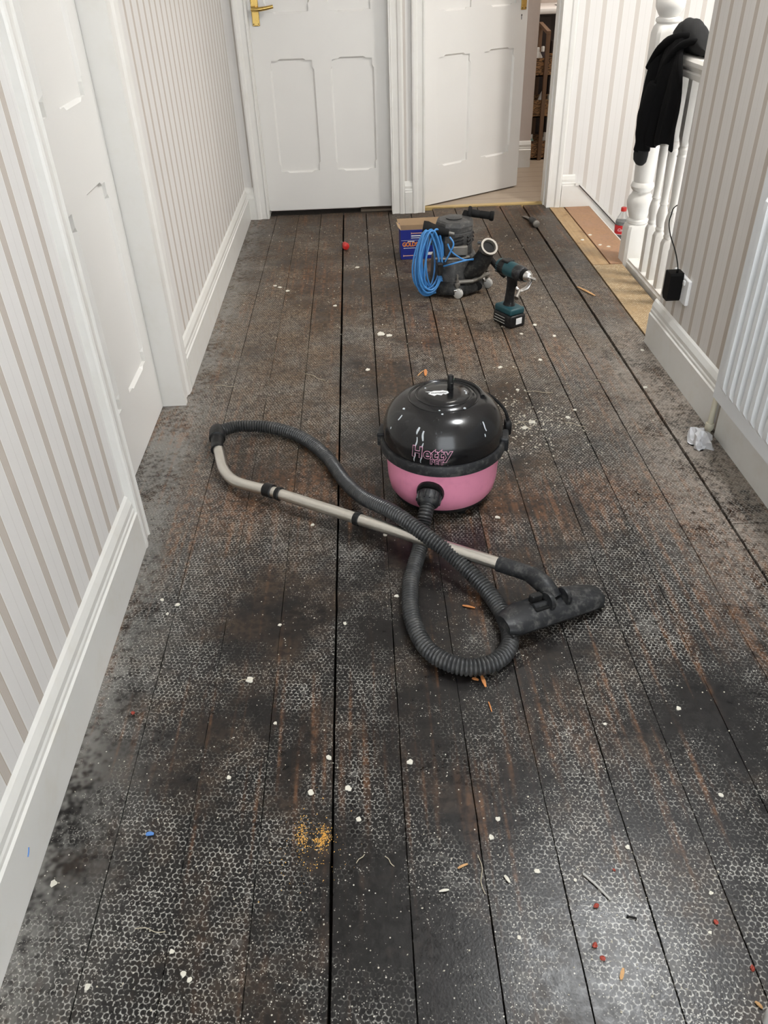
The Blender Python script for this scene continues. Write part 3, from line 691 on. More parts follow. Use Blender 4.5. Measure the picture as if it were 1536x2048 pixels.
# ------------------------------------------------------------------ floor sander with blue cable
SP = Vector((0.405, 3.505, 0))
sd = thing('floor_sander', SP, 'dark grey edge sander with two black grips and a coiled blue cable', 'sander')
MB().lathe([(.128, .012), (.135, .016), (.135, .034), (.126, .052), (.112, .060), (.108, .064)], 40).build('base_skirt', 'sanderdark', sd, True)
MB().lathe([(.106, .060), (.104, .075), (.100, .150), (.092, .166), (.088, .170)], 40).build('lower_body', 'sander', sd, True)
mb = MB().lathe([(.084, .166), (.086, .172), (.086, .262), (.083, .268), (.087, .270), (.087, .290), (.081, .303), (.070, .309), (.0005, .313)], 8); mb.xf(Matrix.Rotation(math.radians(12), 4, 'Z')).build('motor_housing', 'sander', sd)
MB().lathe([(.034, .310), (.036, .3145), (.030, .3165), (.0005, .317)], 24, (-.002, .0, 0)).build('top_boss', 'sander', sd, True)
for i in range(3):                                            # cooling slots
    z = .250 - i * .0155
    for a0 in (-38, -82, 10):
        pts = [(.0835 * math.cos(math.radians(a0 + t)), .0835 * math.sin(math.radians(a0 + t)), z + .0003 * t) for t in range(-14, 15, 7)]
        MB().tube(pts, .0038, 6).build('slot', 'blackprint', sd)
MB().bbox(-.016, .050, -.095, -.070, .176, .216, .004).build('maker_plate', 'alloy', sd)
MB().tube([(-.09, -.086, .165), (0, -.094, .163), (.06, -.078, .165)], .006, 8).build('clamp_band', 'alloy', sd, True)
# grips
g = MB().tube([(.055, .045, .298), (.066, .055, .318)], .021, 16).build('grip_mount', 'rubber', sd, True)
MB().lathe([(.026, 0), (.028, .006), (.026, .014), (.0165, .018), (.0165, .050), (.0150, .052), (.0165, .058), (.0165, .095), (.0205, .100), (.0210, .112), (.017, .116)], 20).xf(Matrix.Translation((.064, .050, .318)) @ Vector((.98, -.22, -.12)).to_track_quat('Z', 'Y').to_matrix().to_4x4()).build('grip', 'rubber', sd, True)
gl = MB().lathe([(.030, -.016), (.031, .004), (.026, .022), (.0210, .045), (.0190, .090), (.0175, .098)], 20).xf(Matrix.Translation((-.126, -.052, .286)) @ Vector((.97, -.15, -.17)).to_track_quat('Z', 'Y').to_matrix().to_4x4()).build('grip', 'rubber', sd, True)
MB().lathe([(.0125, .096), (.0125, .122), (.0095, .122), (.0085, .104)], 16).xf(Matrix.Translation((-.126, -.052, .286)) @ Vector((.97, -.15, -.17)).to_track_quat('Z', 'Y').to_matrix().to_4x4()).build('grip_tip', 'alloy', gl, True)
MB().tube([(-.105, -.02, .260), (-.085, 0, .215), (-.07, 0, .19)], .020, 12).build('grip_mount', 'alloy', sd, True)
MB().lathe([(.024, -.012), (.026, 0), (.024, .012)], 16, (-.115, -.045, .238), 'x').build('switch_boss', 'alloy', sd, True)
# dust outlet
MB().tube(spline([(.060, -.060, .090), (.095, -.075, .120), (.120, -.085, .158), (.130, -.095, .190)], 6), lambda i: .048 - .014 * i / 18, 20).build('dust_chute', 'sanderdark', sd, True)
od = Vector((.25, -.62, .62)).normalized()
MB().lathe([(.026, -.035), (.033, -.020), (.033, .006), (.0385, .008), (.0385, .018), (.030, .018), (.026, .012), (.024, -.020), (.0005, -.022)], 28).xf(Matrix.Translation((.136, -.100, .206)) @ od.to_track_quat('Z', 'Y').to_matrix().to_4x4()).build('outlet_pipe', 'alloy', sd, True)
MB().lathe([(.0245, .002), (.0245, .006), (.0005, .006)], 24).xf(Matrix.Translation((.136, -.100, .206)) @ od.to_track_quat('Z', 'Y').to_matrix().to_4x4()).build('outlet_shade_disc', 'charger', sd)  # black disc stands in for the darkness inside the outlet pipe
MB().tube([(.098, -.07, .222), (.112, -.085, .226)], .008, 10).build('outlet_clamp', 'chrome', sd, True)
# castor bar and wheels
bar = MB().tube([(.002, -.118, .068), (.070, -.128, .074), (.150, -.040, .072)], .0085, 8).build('castor_bar', 'alloy', sd)
def sander_castor(c):
    cs = MB().lathe([(.0075, .040), (.0075, .052), (.013, .054), (.013, .066), (.008, .068), (.008, .080), (.0045, .081), (.0045, .104)], 14, (c[0], c[1], 0)).build('castor', 'alloy', sd, True)
    MB().bbox(c[0] - .017, c[0] + .017, c[1] - .014, c[1] + .014, .030, .041, .003).build('fork', 'chrome', cs)
    wm = Matrix.Translation((c[0] + .004, c[1] - .006, .0215)) @ Matrix.Rotation(math.radians(-35), 4, 'Z')
    MB().lathe([(.006, -.013), (.0160, -.011), (.0215, -.008), (.0215, .008), (.0160, .011), (.006, .013)], 22, (0, 0, 0), 'y').xf(wm).build('wheel', 'castor', cs, True)
sander_castor((.004, -.125)); sander_castor((.152, -.012))
MB().lathe([(.010, -.012), (.018, -.012), (.018, .010), (.010, .012)], 20, (.102, -.078, .034), 'y').build('side_roller', 'rubber', sd, True)
# blue cable: hanging coil plus the strand back to the motor
cr = random.Random(11); coil = None
for i in range(15):
    wdt = cr.uniform(.045, .088); hgt = cr.uniform(.120, .150); cx = -.112 + (i - 7) * .0028 + cr.uniform(-.008, .008); dy = -.080 + cr.uniform(-.022, .030)
    lean = cr.uniform(-.03, .03); pts = []
    for t in range(28):
        a = 2 * PI * t / 28
        sx, sz = math.sin(a), math.cos(a)
        pin = .62 + .38 * (1 - sz) / 2
        z = .285 - hgt + hgt * sz + (.004 if sz > .8 else 0)
        z = max(z, .0075 + .004 * (i % 4))
        pts.append((cx + wdt * sx * pin * 1.05 + lean * sz * .4, dy - .035 * (1 - sz) / 2 + .014 * sx, z))
    P_ = [Vector(p) for p in pts]; sm = []
    for q in range(28):
        a_, b_, c_, d_ = P_[q - 1], P_[q], P_[(q + 1) % 28], P_[(q + 2) % 28]
        for t in (0, .5): sm.append(0.5 * ((2 * b_) + (c_ - a_) * t + (2 * a_ - 5 * b_ + 4 * c_ - d_) * t * t + (3 * b_ - a_ - 3 * c_ + d_) * t ** 3))
    mb = MB().tube(sm, .0043, 8, closed=True)
    if coil is None: coil = mb.build('cable_coil', 'cable', sd, True)
    else: mb.build('cable_loop', 'cable', coil, True)
for pp in ([(-.040, -.110, .235), (-.02, -.115, .20), (.03, -.110, .165), (.075, -.098, .158)], [(-.055, -.100, .135), (-.02, -.118, .150), (.03, -.115, .160), (.075, -.10, .162)], [(-.030, -.10, .26), (-.015, -.115, .235), (-.03, -.12, .20), (-.05, -.115, .16)]):
    MB().tube(spline(pp, 8), .0036, 8).build('cable_strand', 'cable', sd, True)
MB().bbox(-.085, -.060, -.138, -.112, .105, .160, .005).build('cable_plug', 'black', sd)

# ------------------------------------------------------------------ cordless drill
dr = thing('cordless_drill', (0.590, 3.075, 0), 'teal and black cordless drill standing upright on its battery', 'drill', math.radians(-60))
bat = MB().bbox(-.058, .058, -.040, .040, 0, .052, .009, 3).build('battery', 'black', dr, True)
MB().bbox(.0575, .0590, -.012, .018, .014, .040, .0005).build('battery_label', 'whiteprint', bat)
for i in range(3): MB().bbox(-.050 + i * .004, .020, -.0410, -.0400, .012 + i * .012, .0145 + i * .012, .0004).build('battery_mark', 'castor', bat)
MB().bbox(-.054, .052, -.037, .037, .050, .078, .008, 3).build('battery_foot', 'teal', dr, True)
rg = []
for i, (z, x, a, b) in enumerate([(.074, -.006, .030, .024), (.090, -.006, .023, .018), (.120, -.004, .021, .0165), (.150, .000, .0215, .0165), (.175, .004, .024, .0175), (.200, .004, .030, .020)]):
    rg.append([(x + a * math.cos(2 * PI * j / 16), b * math.sin(2 * PI * j / 16), z) for j in range(16)])
MB().ring_skin(rg).build('handle', 'black', dr, True)
MB().bbox(.014, .030, -.007, .007, .160, .188, .004).build('trigger', 'rubber', dr, True)
MB().lathe([(.020, -.078), (.028, -.074), (.0310, -.060), (.0315, -.020), (.030, .015), (.029, .030)], 24, (0, 0, .222), 'x').build('motor_body', 'teal', dr, True)
MB().lathe([(.0318, -.058), (.0322, -.030), (.0318, -.026)], 24, (0, 0, .222), 'x').build('rear_band', 'black', dr, True)
MB().bbox(-.050, -.010, -.020, .020, .246, .2565, .004).build('top_pad', 'black', dr)
MB().lathe([(.029, .028), (.0305, .036), (.029, .062), (.024, .068)], 24, (0, 0, .222), 'x').build('torque_ring', 'blackdusty', dr, True)
ch = MB().lathe([(.0225, .066), (.0235, .072), (.0225, .092), (.0150, .106), (.0110, .110), (.0100, .110)], 22, (0, 0, .222), 'x').build('chuck', 'chrome', dr, True)
MB().lathe([(.0235, .070), (.0240, .088), (.0235, .090)], 22, (0, 0, .222), 'x').build('chuck_sleeve', 'rubber', ch, True)
MB().lathe([(.0058, .108), (.0058, .134), (.0040, .140)], 6, (0, 0, .222), 'x').build('bit', 'chrome', dr)
for s_ in (-1, 1):
    for i in range(4): MB().bbox(-.070, -.040, s_ * .0300 - .002, s_ * .0300 + .002, .205 + i * .008, .208 + i * .008, .0006).build('vent', 'rubber', dr)

# ------------------------------------------------------------------ claw hammer leaning on the sander
a_, b_ = Vector((0.535, 3.475, 0.168)), Vector((0.672, 3.335, 0.040))
hm = thing('claw_hammer', (0.672, 3.335, 0), 'steel claw hammer with black rubber grip propped behind the drill', 'hammer')
o_ = Vector((0.672, 3.335, 0)); ax = (b_ - a_).normalized()
MB().tube([a_ - o_ + ax * (i * .0135) for i in range(12)], lambda i: [.0135, .0150, .0145, .0138, .0132, .0130, .0132, .0136, .0142, .0148, .0145, .0120][i], 14).build('grip', 'rubber', hm, True)
MB().tube([a_ - o_ + ax * .155, b_ - o_], .0080, 12).build('shaft', 'chrome', hm, True)
hd = MB().tube(spline([(-.014, -.034, .018), (-.004, -.020, .030), (.004, -.006, .040)], 4), lambda i: .0120 if i < 3 else .0095, 14).build('head', 'alloy', hm, True)
for s_ in (-1, 1):
    pp = [(.002, -.010, .040), (.020, .002 + s_ * .004, .038), (.042, .010 + s_ * .008, .048), (.056, .014 + s_ * .010, .072), (.058, .014 + s_ * .010, .092)]
    MB().tube(spline(pp, 5), lambda i: .0095 - .0062 * i / 20, 8, ell=.75).build('claw', 'chrome', hd, True)

# ------------------------------------------------------------------ box of screws
bx = thing('screw_box', (0.189, 3.925, 0), 'open blue cardboard box of screws with orange lettering behind the sander', 'box', math.radians(1.0))
WB, DB, HB = .250, .125, .143
MB().box(0, WB, 0, .003, 0, HB).build('front', 'bluecard', bx)
MB().box(0, .003, .003, DB, 0, HB).build('side', 'bluecard', bx); MB().box(WB - .003, WB, .003, DB, 0, HB).build('side', 'bluecard', bx)
MB().box(.003, WB - .003, DB - .003, DB, 0, HB - .01).build('back', 'cardboard', bx); MB().box(.003, WB - .003, .003, DB - .003, .001, .004).build('bottom', 'cardboard', bx)
MB().add([(-.004, DB, HB - .012), (WB, DB, HB - .012), (WB, DB + .012, HB + .018), (-.008, DB + .010, HB + .018), (-.004, DB + .003, HB - .012), (WB, DB + .003, HB - .012), (WB, DB + .015, HB + .018), (-.008, DB + .013, HB + .018)], [(0, 1, 2, 3), (4, 5, 6, 7), (0, 1, 5, 4), (1, 2, 6, 5), (2, 3, 7, 6), (3, 0, 4, 7)]).build('flap', 'cardboard', bx)
MB().add([(.001, .004, HB), (.001, .10, HB), (-.016, .090, HB + .016), (-.012, .02, HB + .012), (.003, .004, HB), (.003, .10, HB), (-.014, .090, HB + .017), (-.010, .02, HB + .013)], [(0, 1, 2, 3), (4, 5, 6, 7), (0, 1, 5, 4), (1, 2, 6, 5), (2, 3, 7, 6), (3, 0, 4, 7)]).build('flap', 'cardboard', bx)
def printed(mb, name, mat): mb.build(name, mat, bx)
mb = text_mesh('GOLDSCREW', .026, .0008, 0, 0, .92, 'LEFT'); onto(mb, lambda x, y, z: (x * .95 + .008, -.0006, y * 1.1 + .073)); printed(mb, 'lettering', 'orangeprint')
MB().box(.003, WB - .002, -.0005, 0, .0925, .0935).build('fold_line', 'whiteprint', bx)
mb = MB(); mb.box(.035, .068, -.0006, 0, .0865, .0895); mb.box(.014, .10, -.0006, 0, .0545, .0565); mb.box(.052, .110, -.0006, 0, .112, .117); mb.box(.052, .108, -.0006, 0, .103, .106); mb.box(.125, .190, -.0006, 0, .018, .032); printed(mb, 'white_print', 'whiteprint')
for (x, z) in ((.052, .127), (.012, .018)):
    mb = MB(); mb.box(x + .006, x + .10, -.0006, 0, z - .0018, z + .0018); mb.add([(x, -.0006, z - .005), (x, -.0006, z + .005), (x + .007, -.0006, z)], [(0, 1, 2)])
    printed(mb, 'screw_picture', 'peach')

# ------------------------------------------------------------------ screwdriver, chisel
t = thing('screwdriver', (-0.088, 4.120, 0), 'stubby screwdriver with round red handle near the closed door', 'screwdriver', math.radians(100))
MB().lathe([(.006, -.020), (.0160, -.016), (.0190, -.004), (.0165, .006), (.0120, .012), (.0135, .024), (.0120, .034), (.0070, .040)], 18, (0, 0, .0190), 'x').build('handle', 'redplastic', t, True)
MB().tube([(.038, 0, .016), (.075, 0, .010), (.115, 0, .004)], .0032, 8).build('blade', 'chrome', t, True)
t = thing('chisel', (0.950, 4.385, 0), 'old chisel with dusty dark handle lying on the far boards', 'chisel', math.radians(97))
MB().lathe([(.014, -.030), (.0185, -.027), (.0190, -.018), (.0150, -.014)], 18, (0, 0, .0195), 'x').build('end_cap', 'alloy', t, True)
MB().lathe([(.0165, -.016), (.0180, .010), (.0165, .050), (.0140, .070), (.0110, .078)], 18, (0, 0, .0195), 'x').build('handle', 'blackdusty', t, True)
MB().add([(.076, -.008, .014), (.076, .008, .014), (.20, .013, .001), (.20, -.013, .001), (.076, -.008, .020), (.076, .008, .020), (.20, .013, .003), (.20, -.013, .003)], [(0, 3, 2, 1), (4, 5, 6, 7), (0, 1, 5, 4), (1, 2, 6, 5), (2, 3, 7, 6), (3, 0, 4, 7)]).build('blade', 'alloy', t)

# ------------------------------------------------------------------ balustrade on the landing edge
bl = thing('balustrade', (1.30, 3.775, 0), 'white painted stair banister with turned newel post and spindles', 'balustrade')
BX = 1.30; BY = 3.775
def turned(mb, prof, sq, c, n=20):
    """square-section ends blended to a turned middle: prof = [(z, r, square?)]"""
    rings = []
    for z, r, q in prof:
        ring = []
        for j in range(n):
            a = 2 * PI * (j + .5) / n
            ca, sa = math.cos(a), math.sin(a); k_ = 1 / max(abs(ca), abs(sa))
            kk = 1 + (min(k_, 1.36) - 1) * q
            ring.append((c[0] + r * kk * ca, c[1] + r * kk * sa, z))
        rings.append(ring)
    return mb.ring_skin(rings)
NP = [(-.22, .052, 1), (.150, .052, 1), (.172, .050, .6), (.180, .046, 0), (.186, .050, 0), (.196, .050, 0), (.203, .040, 0), (.225, .046, 0), (.250, .056, 0), (.275, .060, 0), (.298, .054, 0), (.312, .043, 0), (.325, .040, 0), (.334, .049, 0), (.346, .053, 0), (.358, .049, 0), (.364, .043, 0),
      (.380, .044, 0), (.55, .050, 0), (.68, .046, 0), (.695, .050, 0), (.705, .046, 0), (.720, .050, .6), (.742, .052, 1), (.950, .052, 1), (.972, .050, .6), (.985, .044, 0), (.992, .050, 0), (1.002, .050, 0), (1.008, .038, 0), (1.020, .046, 0), (1.040, .058, 0), (1.062, .060, 0), (1.085, .050, 0), (1.10, .02, 0)]
turned(MB(), NP, 0, (0.003, 0.0), 24).build('newel_post', 'paint', bl, True, 30)
RAIL = [(-.030, 0), (-.030, .018), (-.024, .024), (-.028, .034), (-.034, .042), (-.034, .056), (-.022, .066), (.022, .066), (.034, .056), (.034, .042), (.028, .034), (.024, .024), (.030, .018), (.030, 0)]
MB().prism(RAIL, -1.00, -.045, lambda u, v, w: (u - .005, w, v + .838)).build('handrail', 'paint', bl)
BASE = [(-.032, -.05), (-.032, .012), (-.026, .018), (-.026, .026), (.026, .026), (.026, .018), (.032, .012), (.032, -.05)]
MB().prism(BASE, -1.00, -.045, lambda u, v, w: (u - .005, w, v)).build('base_rail', 'paint', bl)
BP = [(.022, .0205, 1), (.215, .0205, 1), (.230, .019, .5), (.236, .016, 0), (.246, .019, 0), (.256, .016, 0), (.275, .021, 0), (.300, .0235, 0), (.325, .020, 0), (.345, .0145, 0), (.352, .0185, 0), (.360, .0150, 0), (.40, .0150, 0), (.52, .0195, 0), (.555, .0190, 0), (.562, .0215, 0), (.570, .0165, 0), (.588, .0205, 0), (.600, .0155, 0), (.606, .0185, 0), (.614, .019, .5), (.632, .0205, 1), (.842, .0205, 1)]
for y in (3.550, 3.445, 3.337, 3.230):
    turned(MB(), BP, 0, (-.006, y - BY), 20).build('baluster', 'paint', bl, True, 30)

# ------------------------------------------------------------------ black hoodie thrown over the banister
ho = thing('hoodie', (1.22, 3.60, 0.45), 'black fleece hooded jacket thrown over the white banister', 'jacket')
HO = Vector((1.22, 3.60, 0.45))
hr_ = random.Random(3)
def fold(y, k=1.0): return k * (.010 * math.sin(y * 47 + .6) + .007 * math.sin(y * 83 + 2) + .004 * math.sin(y * 140))
prof = []                                                     # section (x, z) from the stair side over the rail and down the hall side
top = .930
sec = [(1.350, .70, 0), (1.352, .80, 0), (1.350, .88, .1), (1.335, .925, .2), (1.305, .945, .3), (1.275, .948, .3), (1.252, .935, .4), (1.236, .905, .6), (1.228, .86, .9), (1.222, .80, 1), (1.218, .74, 1), (1.215, .68, 1), (1.213, .63, 1), (1.213, .595, 1)]
def y_edge(z, side, hall):
    if not hall: return 3.40 if side == 0 else 3.64
    t = max(0, min(1, (.94 - z) / .345))
    if side == 0: return 3.43 - .15 * math.sin(min(1, t * 2.2) * PI / 2) - .04 * t + .010 * math.sin(z * 40)
    return 3.645 + .055 * math.sin(min(1, t * 2) * PI / 2) - .012 * t
NY = 46
rings_o, rings_i = [], []
for si, (x, z, f) in enumerate(sec):
    hall = si >= 6
    y0, y1 = y_edge(z, 0, hall), y_edge(z, 1, hall)
    if not hall and si >= 3: y1 = 3.64 + .005 * (si - 2) / 4
    ro, ri = [], []
    for j in range(NY + 1):
        t = j / NY; y = y0 + (y1 - y0) * t
        bulge = math.sin(PI * t) ** .5
        dz = 0.0
        if si == len(sec) - 1: dz = .020 * math.sin(t * 9) + (.015 if t > .8 else 0) - .012 * t
        nx = -1 if hall else (1 if si < 3 else 0); nz = 1 if 3 <= si <= 6 else 0
        if si in (3, 6): nx *= .6; nz = .6
        th = .016 * bulge + fold(y + (z - .7) * .10 * math.sin(3 * t), f) * (.5 + bulge)
        up_ = .018 * math.sin(PI * min(1, t * 1.3)) if nz else 0
        ro.append((x + nx * th, y, z + nz * (abs(th) + up_) + dz)); ri.append((x - nx * .004, y, z - nz * .004 + dz))
    rings_o.append(ro); rings_i.append(ri)
mb = MB(); S_ = len(sec); n1 = NY + 1
vs = [p for r in rings_o for p in r] + [p for r in rings_i for p in r]; fs = []; K = S_ * n1
for i in range(S_ - 1):
    for j in range(NY):
        a = i * n1 + j; fs.append((a, a + 1, a + 1 + n1, a + n1)); fs.append((K + a, K + a + n1, K + a + 1 + n1, K + a + 1))
for i in range(S_ - 1):
    for j in (0, NY): a = i * n1 + j; fs.append((a, a + n1, K + a + n1, K + a))
for j in range(NY):
    for i in (0, S_ - 1): a = i * n1 + j; fs.append((a, a + 1, K + a + 1, K + a))
mb.add(vs, fs); mb.off(-HO)
body = mb.build('body', 'fabric', ho, True, 80)
sm = body.modifiers.new('s', 'SUBSURF'); sm.levels = 1; sm.render_levels = 1
# rolled hood standing up behind the rail
rg = []
for i in range(15):
    t = i / 14; y = 3.335 + .36 * t; rr = .060 * (math.sin(PI * (.08 + .86 * t)) ** .55)
    cz = .945 + .016 * math.sin(PI * t); cx = 1.312 + .010 * t
    rg.append([(cx + rr * .80 * math.cos(2 * PI * j / 22) * (1 + .06 * math.sin(3 * 2 * PI * j / 22 + i)), y + .05 * math.sin(2 * PI * j / 22) * (1 - t), cz + rr * .95 * math.sin(2 * PI * j / 22) + .003 * math.sin(i * 1.7 + j)) for j in range(22)])
MB().ring_skin(rg).off(-HO).build('hood', 'fabricgrey', ho, True, 80)
for (p0, r0) in (([(1.320, 3.40, .945), (1.285, 3.44, .962), (1.252, 3.50, .955), (1.222, 3.58, .915), (1.206, 3.65, .84)], .018), ([(1.310, 3.37, .950), (1.262, 3.40, .950), (1.226, 3.45, .905), (1.207, 3.50, .82), (1.201, 3.53, .72)], .015)):
    MB().tube(spline(p0, 6), lambda i, r0=r0: r0 * (.55 + .45 * math.sin(PI * (i + 1) / 26)), 10).off(-HO).build('fold', 'fabric', ho, True)
sl = [(1.212, 3.50, .80), (1.202, 3.515, .72), (1.196, 3.525, .64), (1.194, 3.533, .590), (1.194, 3.538, .548)]
MB().tube(spline(sl, 6), lambda i: .040 + .008 * math.sin(i * .22) + .0012 * math.sin(i * .9), 16, ell=1.0).off(-HO).build('sleeve', 'fabric', ho, True)
MB().tube([Vector(p) for p in ((1.194, 3.538, .556), (1.194, 3.542, .530), (1.195, 3.545, .508), (1.196, 3.547, .496))], lambda i: (.046, .047, .043, .030)[i], 16, ell=.6).off(-HO).build('cuff', 'fabricgrey', ho, True)

# ------------------------------------------------------------------ cola bottle on the top stair
bt = thing('cola_bottle', (1.462, 4.48, -0.19), 'half empty cola bottle with red cap and red label on the stairs', 'bottle')
def br(z):
    pr = [(0, .030), (.012, .0355), (.05, .036), (.085, .0335), (.110, .035), (.150, .0365), (.172, .0355), (.195, .026), (.212, .016), (.222, .0130), (.232, .0125)]
    for (z0, r0), (z1, r1) in zip(pr, pr[1:]):
        if z0 <= z <= z1: return r0 + (r1 - r0) * (z - z0) / (z1 - z0)
    return .012
zs = [0, .004, .012, .05, .07, .085, .10, .110, .13, .150, .165, .172, .18, .188, .195, .204, .212, .222, .232]
MB().lathe([(br(z), z) for z in zs], 28).build('body', 'clear', bt, True)
MB().lathe([(br(z) - .0012, z) for z in zs if .003 < z < .17] + [(.034, .1725), (.0005, .1725)], 28).build('cola', 'cola', bt, True)
lab = MB().lathe([(br(z) + .0006, z) for z in (.105, .115, .13, .145, .155)], 28, cap=False).build('label', 'colalabel', bt, True)
MB().lathe([(.0150, .226), (.0152, .228), (.0152, .243), (.0135, .246), (.0005, .246)], 20).build('cap', 'redplastic', bt, True)
mb = refine(text_mesh('Coca-Cola', .022, .0004, 0, .35, .82), .004)
onto(mb, lambda x, y, z: ((br(.13) + .0012) * math.cos(-1.35 + x / .036), (br(.13) + .0012) * math.sin(-1.35 + x / .036), .131 + y)); mb.build('label_lettering', 'whiteprint', lab)
MB().lathe([(br(z) + .0010, z) for z in (.1045, .1075)], 28, cap=False).build('label_edge', 'whiteprint', lab)

# ------------------------------------------------------------------ socket, adaptor and lead
so = thing('wall_socket', (1.10, 2.620, 0.298), 'white double wall socket on the striped right wall', 'socket')
MB().bbox(-.012, 0, -.073, .073, -.043, .043, .003).build('plate', 'socket', so)
for y in (-.036, .036): MB().bbox(-.0155, -.011, y - .008, y + .008, .018, .034, .002).build('switch', 'socket', so)
ad = thing('power_adaptor', (1.088, 2.622, 0.304), 'black plug-in power adaptor in the wall socket', 'adaptor')
MB().prism([(-.022, -.048), (.012, -.048), (.026, -.036), (.026, .044), (.020, .048), (-.022, .048), (-.026, .040), (-.026, -.040)], 0, .046, lambda u, v, w: (-w, u, v)).build('body', 'charger', ad)
cp = [(-.023, .004, .046), (-.023, .006, .066), (-.020, .022, .100), (-.015, .052, .150), (-.004, .095, .20), (.012, .135, .235), (.05, .20, .30), (.105, .27, .345), (.145, .34, .40)]
cp = [(-.022, -.012, .046), (-.022, -.014, .062), (-.018, .024, .086), (-.010, .080, .102), (.002, .165, .118), (.020, .245, .136), (.034, .275, .158), (.062, .318, .176), (.15, .36, .19), (.20, .30, .22)]
MB().tube(spline(cp, 8), lambda i: .0042 if i < 8 else .0021, 8).build('lead', 'charger', ad, True)

# ------------------------------------------------------------------ radiator, pipe, polythene
ra = thing('radiator', (1.05, 1.38, 0.19), 'white panel radiator with vertical flutes on the right wall', 'radiator')
pitch = .0472; n_ = 27; y1 = 2.03 - 1.38; prof = []
RZ = .62
mb = MB().box(-.046, -.034, y1 - n_ * pitch, y1 - .004, .0, RZ); mb.build('panel', 'rad', ra)
for i in range(n_ - 1):
    yc = y1 - .064 + .0472 - .0472 - i * pitch
    rings = []
    for z, d, w in ((.040, .0, .0175), (.058, .0115, .0160), (.078, .0130, .0155), (RZ - .078, .0130, .0155), (RZ - .058, .0115, .0160), (RZ - .040, 0, .0175)):
        rings.append([(-.046 - d + .0005, yc - w * .60, z), (-.046 - d + .0005, yc + w * .60, z), (-.045, yc + w, z), (-.045, yc - w, z)])
    MB().ring_skin(rings).build('flute', 'rad', ra)
MB().box(-.034, .034, y1 - n_ * pitch, y1 - .010, .06, RZ - .04).build('convector', 'rad', ra)
MB().box(-.046, .04, y1 - n_ * pitch, y1 - .004, RZ, RZ + .012).build('top_grille', 'rad', ra)
MB().tube([(.0, y1 - .012, .02), (.0, y1 + .02, .02)], .012, 12).build('valve', 'chrome', ra, True)
pi_ = thing('radiator_pipe', (1.072, 2.138, 0), 'cream painted pipe rising from the floor to the radiator', 'pipe')
MB().tube(spline([(0, 0, -.03), (0, 0, .06), (0, -.002, .14), (-.004, -.012, .20), (-.016, -.035, .213), (-.022, -.085, .212)], 6), .0085, 14).build('pipe', 'pipe', pi_, True)
MB().lathe([(.012, .010), (.0135, .014), (.0135, .030), (.012, .034)], 14).build('pipe_nut', 'pipe', pi_, True)
pr = random.Random(8)
bm = bmesh.new(); bmesh.ops.create_icosphere(bm, subdivisions=3, radius=1)
for v in bm.verts:
    n3 = v.co.normalized(); a = math.atan2(n3.y, n3.x)
    r = 1 + .22 * math.sin(5 * a + 3 * n3.z) + pr.uniform(-.16, .16)
    v.co = Vector((n3.x * .033 * r, n3.y * .046 * r, max(0, n3.z) * .048 * r + (.001 if n3.z < 0 else 0)))
mb = MB(); bm.verts.index_update(); mb.add([v.co[:] for v in bm.verts], [[v.index for v in f.verts] for f in bm.faces]); bm.free()
pb = mb.build('plastic_wrap', 'polythene'); pb.location = (1.022, 2.075, 0)
tag(pb, 'crumpled clear plastic wrap on the floor beside the radiator pipe', 'plastic wrap')

# ------------------------------------------------------------------ far room: trolley with bottles, vanity
ct = thing('storage_trolley', (1.275, 6.03, 0), 'three-tier trolley of patterned brown boxes in the far room', 'trolley')
for z0, z1 in ((.004, .122), (.272, .380), (.522, .630)):
    b_ = MB()
    X0, X1, Y0, Y1 = -.085, .135, -.075, .16
    b_.box(X0, X1, Y0, Y0 + .008, z0, z1); b_.box(X0, X1, Y1 - .008, Y1, z0, z1); b_.box(X0, X0 + .008, Y0, Y1, z0, z1); b_.box(X1 - .008, X1, Y0, Y1, z0, z1); b_.box(X0, X1, Y0, Y1, z0, z0 + .008)
    b_.build('box', 'burl', ct)
MB().bbox(-.012, .014, -.100, -.076, 0, .770, .003).build('upright', 'cartwood', ct)
MB().bbox(-.012, .014, .165, .190, 0, .800, .003).build('upright', 'cartwood', ct)
MB().add([(-.012, -.10, .765), (.014, -.10, .765), (.014, .19, .795), (-.012, .19, .795), (-.012, -.10, .785), (.014, -.10, .785), (.014, .19, .815), (-.012, .19, .815)], [(0, 3, 2, 1), (4, 5, 6, 7), (0, 1, 5, 4), (1, 2, 6, 5), (2, 3, 7, 6), (3, 0, 4, 7)]).build('handle', 'cartwood', ct)
def toilet_bottle(name, loc, prof, mat, label, rot=(0, 0, 0), captop=None):
    r = thing(name, loc, label, 'bottle', 0, 'toiletry bottles on the trolley'); r.rotation_euler = rot
    MB().lathe(prof, 16).build('body', mat, r, True)
    z = prof[-1][1]; rr = captop or .012
    MB().lathe([(rr, z - .004), (rr, z + .022), (rr * .8, z + .026)], 12).build('cap', 'bottlewhite', r, True)
BPR = [(.030, 0), (.034, .01), (.034, .085), (.026, .11), (.010, .125)]
toilet_bottle('lotion_bottle', (1.322, 6.02, .013), BPR, 'bottlewhite', 'white lotion bottle in the lowest trolley box')
toilet_bottle('mint_bottle', (1.222, 6.00, .013), [(.026, 0), (.028, .01), (.026, .09), (.012, .12)], 'bottlegreen', 'mint green bottle left in the lowest trolley box')
toilet_bottle('tube_bottle', (1.240, 5.99, .282), [(.022, 0), (.024, .02), (.018, .13), (.012, .15)], 'bottlewhite', 'pale tube leaning in the middle trolley box', (0, .28, 0))
toilet_bottle('blue_jar', (1.340, 6.02, .282), [(.026, 0), (.028, .01), (.028, .085), (.02, .095)], 'bottlegreen', 'pale blue jar right in the middle trolley box', captop=.022)
